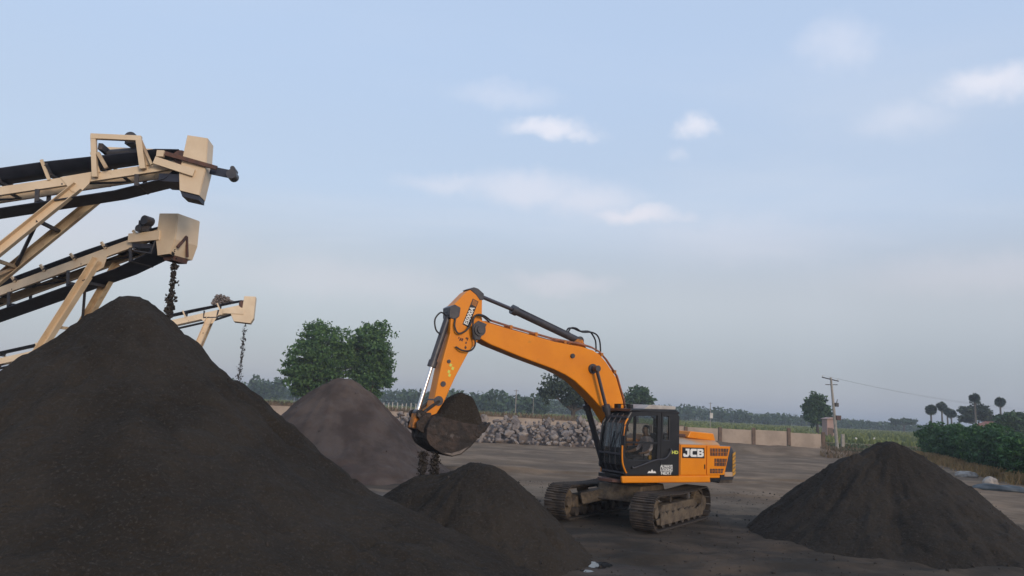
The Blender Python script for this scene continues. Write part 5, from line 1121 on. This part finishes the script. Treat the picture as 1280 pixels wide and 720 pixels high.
# interior
se = MB(); se.box((.16, .80, 1.52), (.50, .50, .14)); se.box((.16, .80, 1.36), (.36, .36, .17)); se.build('seat', M['interior'], cab, bevel=.03)
se = MB(); se.box((-.13, .80, 1.95), (.12, .48, .74), Matrix.Rotation(-.12, 3, 'Y')); se.box((-.19, .80, 2.42), (.09, .28, .18)); se.build('seat_back', M['interior'], cab, bevel=.03)
for y in (.50, 1.10):
    co = MB(); co.box((.28, y, 1.58), (.62, .14, .16)); co.build('console', M['interior'], cab, bevel=.02); co = MB(); co.tube([(.52, y, 1.66), (.53, y, 1.82)], [.014, .022], 8); co.build('joystick', M['rubber'], cab)
co = MB()
for y in (.68, .92): co.tube([(.95, y, 1.28), (.98, y, 1.75)], .014, 6); co.box((1.0, y, 1.33), (.2, .12, .03), Matrix.Rotation(-.4, 3, 'Y'))
co.build('travel_levers', M['interior'], cab)
mo = MB(); mo.box((1.02, .50, 1.95), (.06, .16, .22)); mo.build('monitor', M['interior'], cab, bevel=.01)
sb = MB(); sb.bar((.23, 1.0, 1.62), (.20, 1.02, 2.02), .03, .012, (1, 0, 0)); sb.box((.23, 1.0, 1.70), (.10, .05, .12)); sb.build('seat_belt', M['hazard_yellow'], cab)

# load in the bucket and sand trickling from it
X, Y = np.meshgrid(np.linspace(4.90, 6.16, 60), np.linspace(-.41, .41, 46))
u = (X - 5.55) / .78; base_l = 2.32 + .12 * (X - 4.84)
Zl = base_l + .72 * np.where(X < 5.30, np.exp(-(((X - 5.30) / .40) ** 4)), np.exp(-(((X - 5.30) / .62) ** 2))) * np.clip(1 - (Y / .46) ** 4, 0, 1) * (1 - .25 * (Y - .1) ** 2) - .02 + .16 * fbm(X * 2.2, Y * 2.2, 3, 8) + .06 * fbm(X * 8, Y * 8, 2, 5)
Zl = np.minimum(Zl, base_l + .10 + np.minimum(2.6 * (X - 4.88), 1.5 * (6.28 - X))); Zl = np.minimum(Zl, base_l + .04 + 3.0 * (.43 - np.abs(Y)))
edge = (np.abs(Y) > .40) | (X < 4.92) | (X > 6.14); Zl = np.where(edge, 2.12, Zl)
ld = empty('sand_load', (EX[0], EX[1], 0), math.pi + EX_A); tag(ld, 'rounded mound of dark sand heaped in the excavator bucket', 'sand')
lo_ = gridmesh('sand_mound', X, Y, Zl, M['sand'], ld)
ca, sa = math.cos(math.pi + EX_A), math.sin(math.pi + EX_A)
def exw(x, y, z): return np.array([EX[0] + x * ca - y * sa, EX[1] + x * sa + y * ca, z])
for (lx, ly, lb) in ((6.28, .2, 'left'), (5.98, .2, 'right')):
    tp = exw(lx, ly, 1.72); n = 900; z = tp[2] * RNG.random(n); P_ = np.stack([RNG.normal(0, .05, n), RNG.normal(0, .05, n), z], 1)
    o = scatter('trickling_sand', P_, .022 * np.exp(RNG.normal(0, .4, n)), M['sand_loose']); o.location = (tp[0], tp[1], 0); tag(o, '%s of two trickles of dark sand falling from under the bucket' % lb, 'falling sand', kind='stuff')

# ------------------------------------------------------------------ operator in the cab
def skin_fig(name, verts, edges, rad, root_i, sub=2):
    me = bpy.data.meshes.new(name); me.from_pydata(verts, edges, []); me.update(); o_ = bpy.data.objects.new(name, me); COL.objects.link(o_)
    o_.modifiers.new('Skin', 'SKIN'); ss = o_.modifiers.new('Sub', 'SUBSURF'); ss.levels = sub; ss.render_levels = sub
    for i, r in enumerate(rad): o_.data.skin_vertices[0].data[i].radius = (r if isinstance(r, tuple) else (r, r)); o_.data.skin_vertices[0].data[i].use_root = (i == root_i)
    bpy.context.view_layer.update(); me2 = bpy.data.meshes.new_from_object(o_.evaluated_get(bpy.context.evaluated_depsgraph_get())); bpy.data.objects.remove(o_); me2.name = name
    me2.polygons.foreach_set('use_smooth', [True] * len(me2.polygons)); return me2
V = []; Ed = []; Rd = []
def jv(p, r, parent=None):
    V.append(p); Rd.append(r)
    if parent is not None: Ed.append((parent, len(V) - 1))
    return len(V) - 1
hip = jv((.10, 0, 1.70), (.15, .12)); wst = jv((.06, 0, 1.86), (.14, .11), hip); ch_ = jv((.05, 0, 2.05), (.17, .12), wst); sh_ = jv((.07, 0, 2.19), (.14, .09), ch_); nk = jv((.10, 0, 2.28), .052, sh_)
hd0 = jv((.13, 0, 2.36), (.075, .085), nk); hd1 = jv((.13, 0, 2.44), (.085, .10), hd0); hd2 = jv((.12, 0, 2.51), (.06, .07), hd1)
nose = jv((.235, 0, 2.41), .012, hd1)
for s in (1, -1):
    sho = jv((.07, s * .19, 2.16), .062, sh_); el = jv((.15, s * .25, 1.93), .048, sho); fa = jv((.33, s * .27, 1.86), .042, el); wr = jv((.44, s * .28, 1.84), .028, fa); pal = jv((.50, s * .28, 1.83), (.036, .020), wr)
    for k in range(4):
        yy = s * (.255 + .018 * k); f1 = jv((.545, yy, 1.845), .0095, pal); f2 = jv((.565, yy, 1.825 + .003 * k), .0085, f1); jv((.555, yy, 1.80 + .003 * (k % 2)), .0075, f2)
    t1 = jv((.50, s * .245, 1.845), .011, pal); jv((.525, s * .235, 1.85), .009, t1)
    th = jv((.20, s * .09, 1.69), .085, hip); kn = jv((.58, s * .13, 1.70), .062, th); cf = jv((.66, s * .13, 1.50), .052, kn); an = jv((.72, s * .13, 1.34), .036, cf); jv((.84, s * .13, 1.315), (.034, .026), an)
pme = skin_fig('person', V, Ed, Rd, hip); pers = link('person', pme); pers.location = tuple(exw(.10, .80, -.02)); pers.rotation_euler.z = math.pi + EX_A
for m_ in ('skin', 'shirt', 'trousers'): pme.materials.append(M[m_])
for pl in pme.polygons:
    c_ = pl.center; pl.material_index = 2 if c_.z < 1.76 and not (c_.x > .42 and abs(c_.y) > .2) else (1 if c_.z < 2.26 and c_.x < .24 else 0)
tag(pers, 'person in a pale shirt seated at the levers inside the excavator cab', 'person')
bmx = bmesh.new(); bmesh.ops.create_uvsphere(bmx, u_segments=18, v_segments=12, radius=1)
bmesh.ops.delete(bmx, geom=[v for v in bmx.verts if v.co.z < -.25 or (v.co.x > .55 and v.co.z < .45)], context='VERTS')
for v in bmx.verts: v.co = Vector((.105 + v.co.x * .108, v.co.y * .094, 2.46 + v.co.z * .098))
hm = bpy.data.meshes.new('hair'); bmx.to_mesh(hm); bmx.free(); link('hair', hm, M['hair'], pers)

# ------------------------------------------------------------------ evening haze
hz = MB(); hz.box((0, 1390, 7.5), (5200, 3400, 19)); hzo = hz.build('haze', None); tag(hzo, 'thin pale evening haze over the whole plain', 'haze', kind='stuff')
hm_ = bpy.data.materials.new('evening_haze'); hm_.use_nodes = True; t = hm_.node_tree; t.nodes.remove(t.nodes['Principled BSDF'])
pv = t.nodes.new('ShaderNodeVolumePrincipled'); pv.inputs['Color'].default_value = (.80, .86, .95, 1); pv.inputs['Density'].default_value = 0.0007; pv.inputs['Anisotropy'].default_value = 0.1
t.links.new(pv.outputs[0], t.nodes['Material Output'].inputs['Volume']); hzo.data.materials.append(hm_)
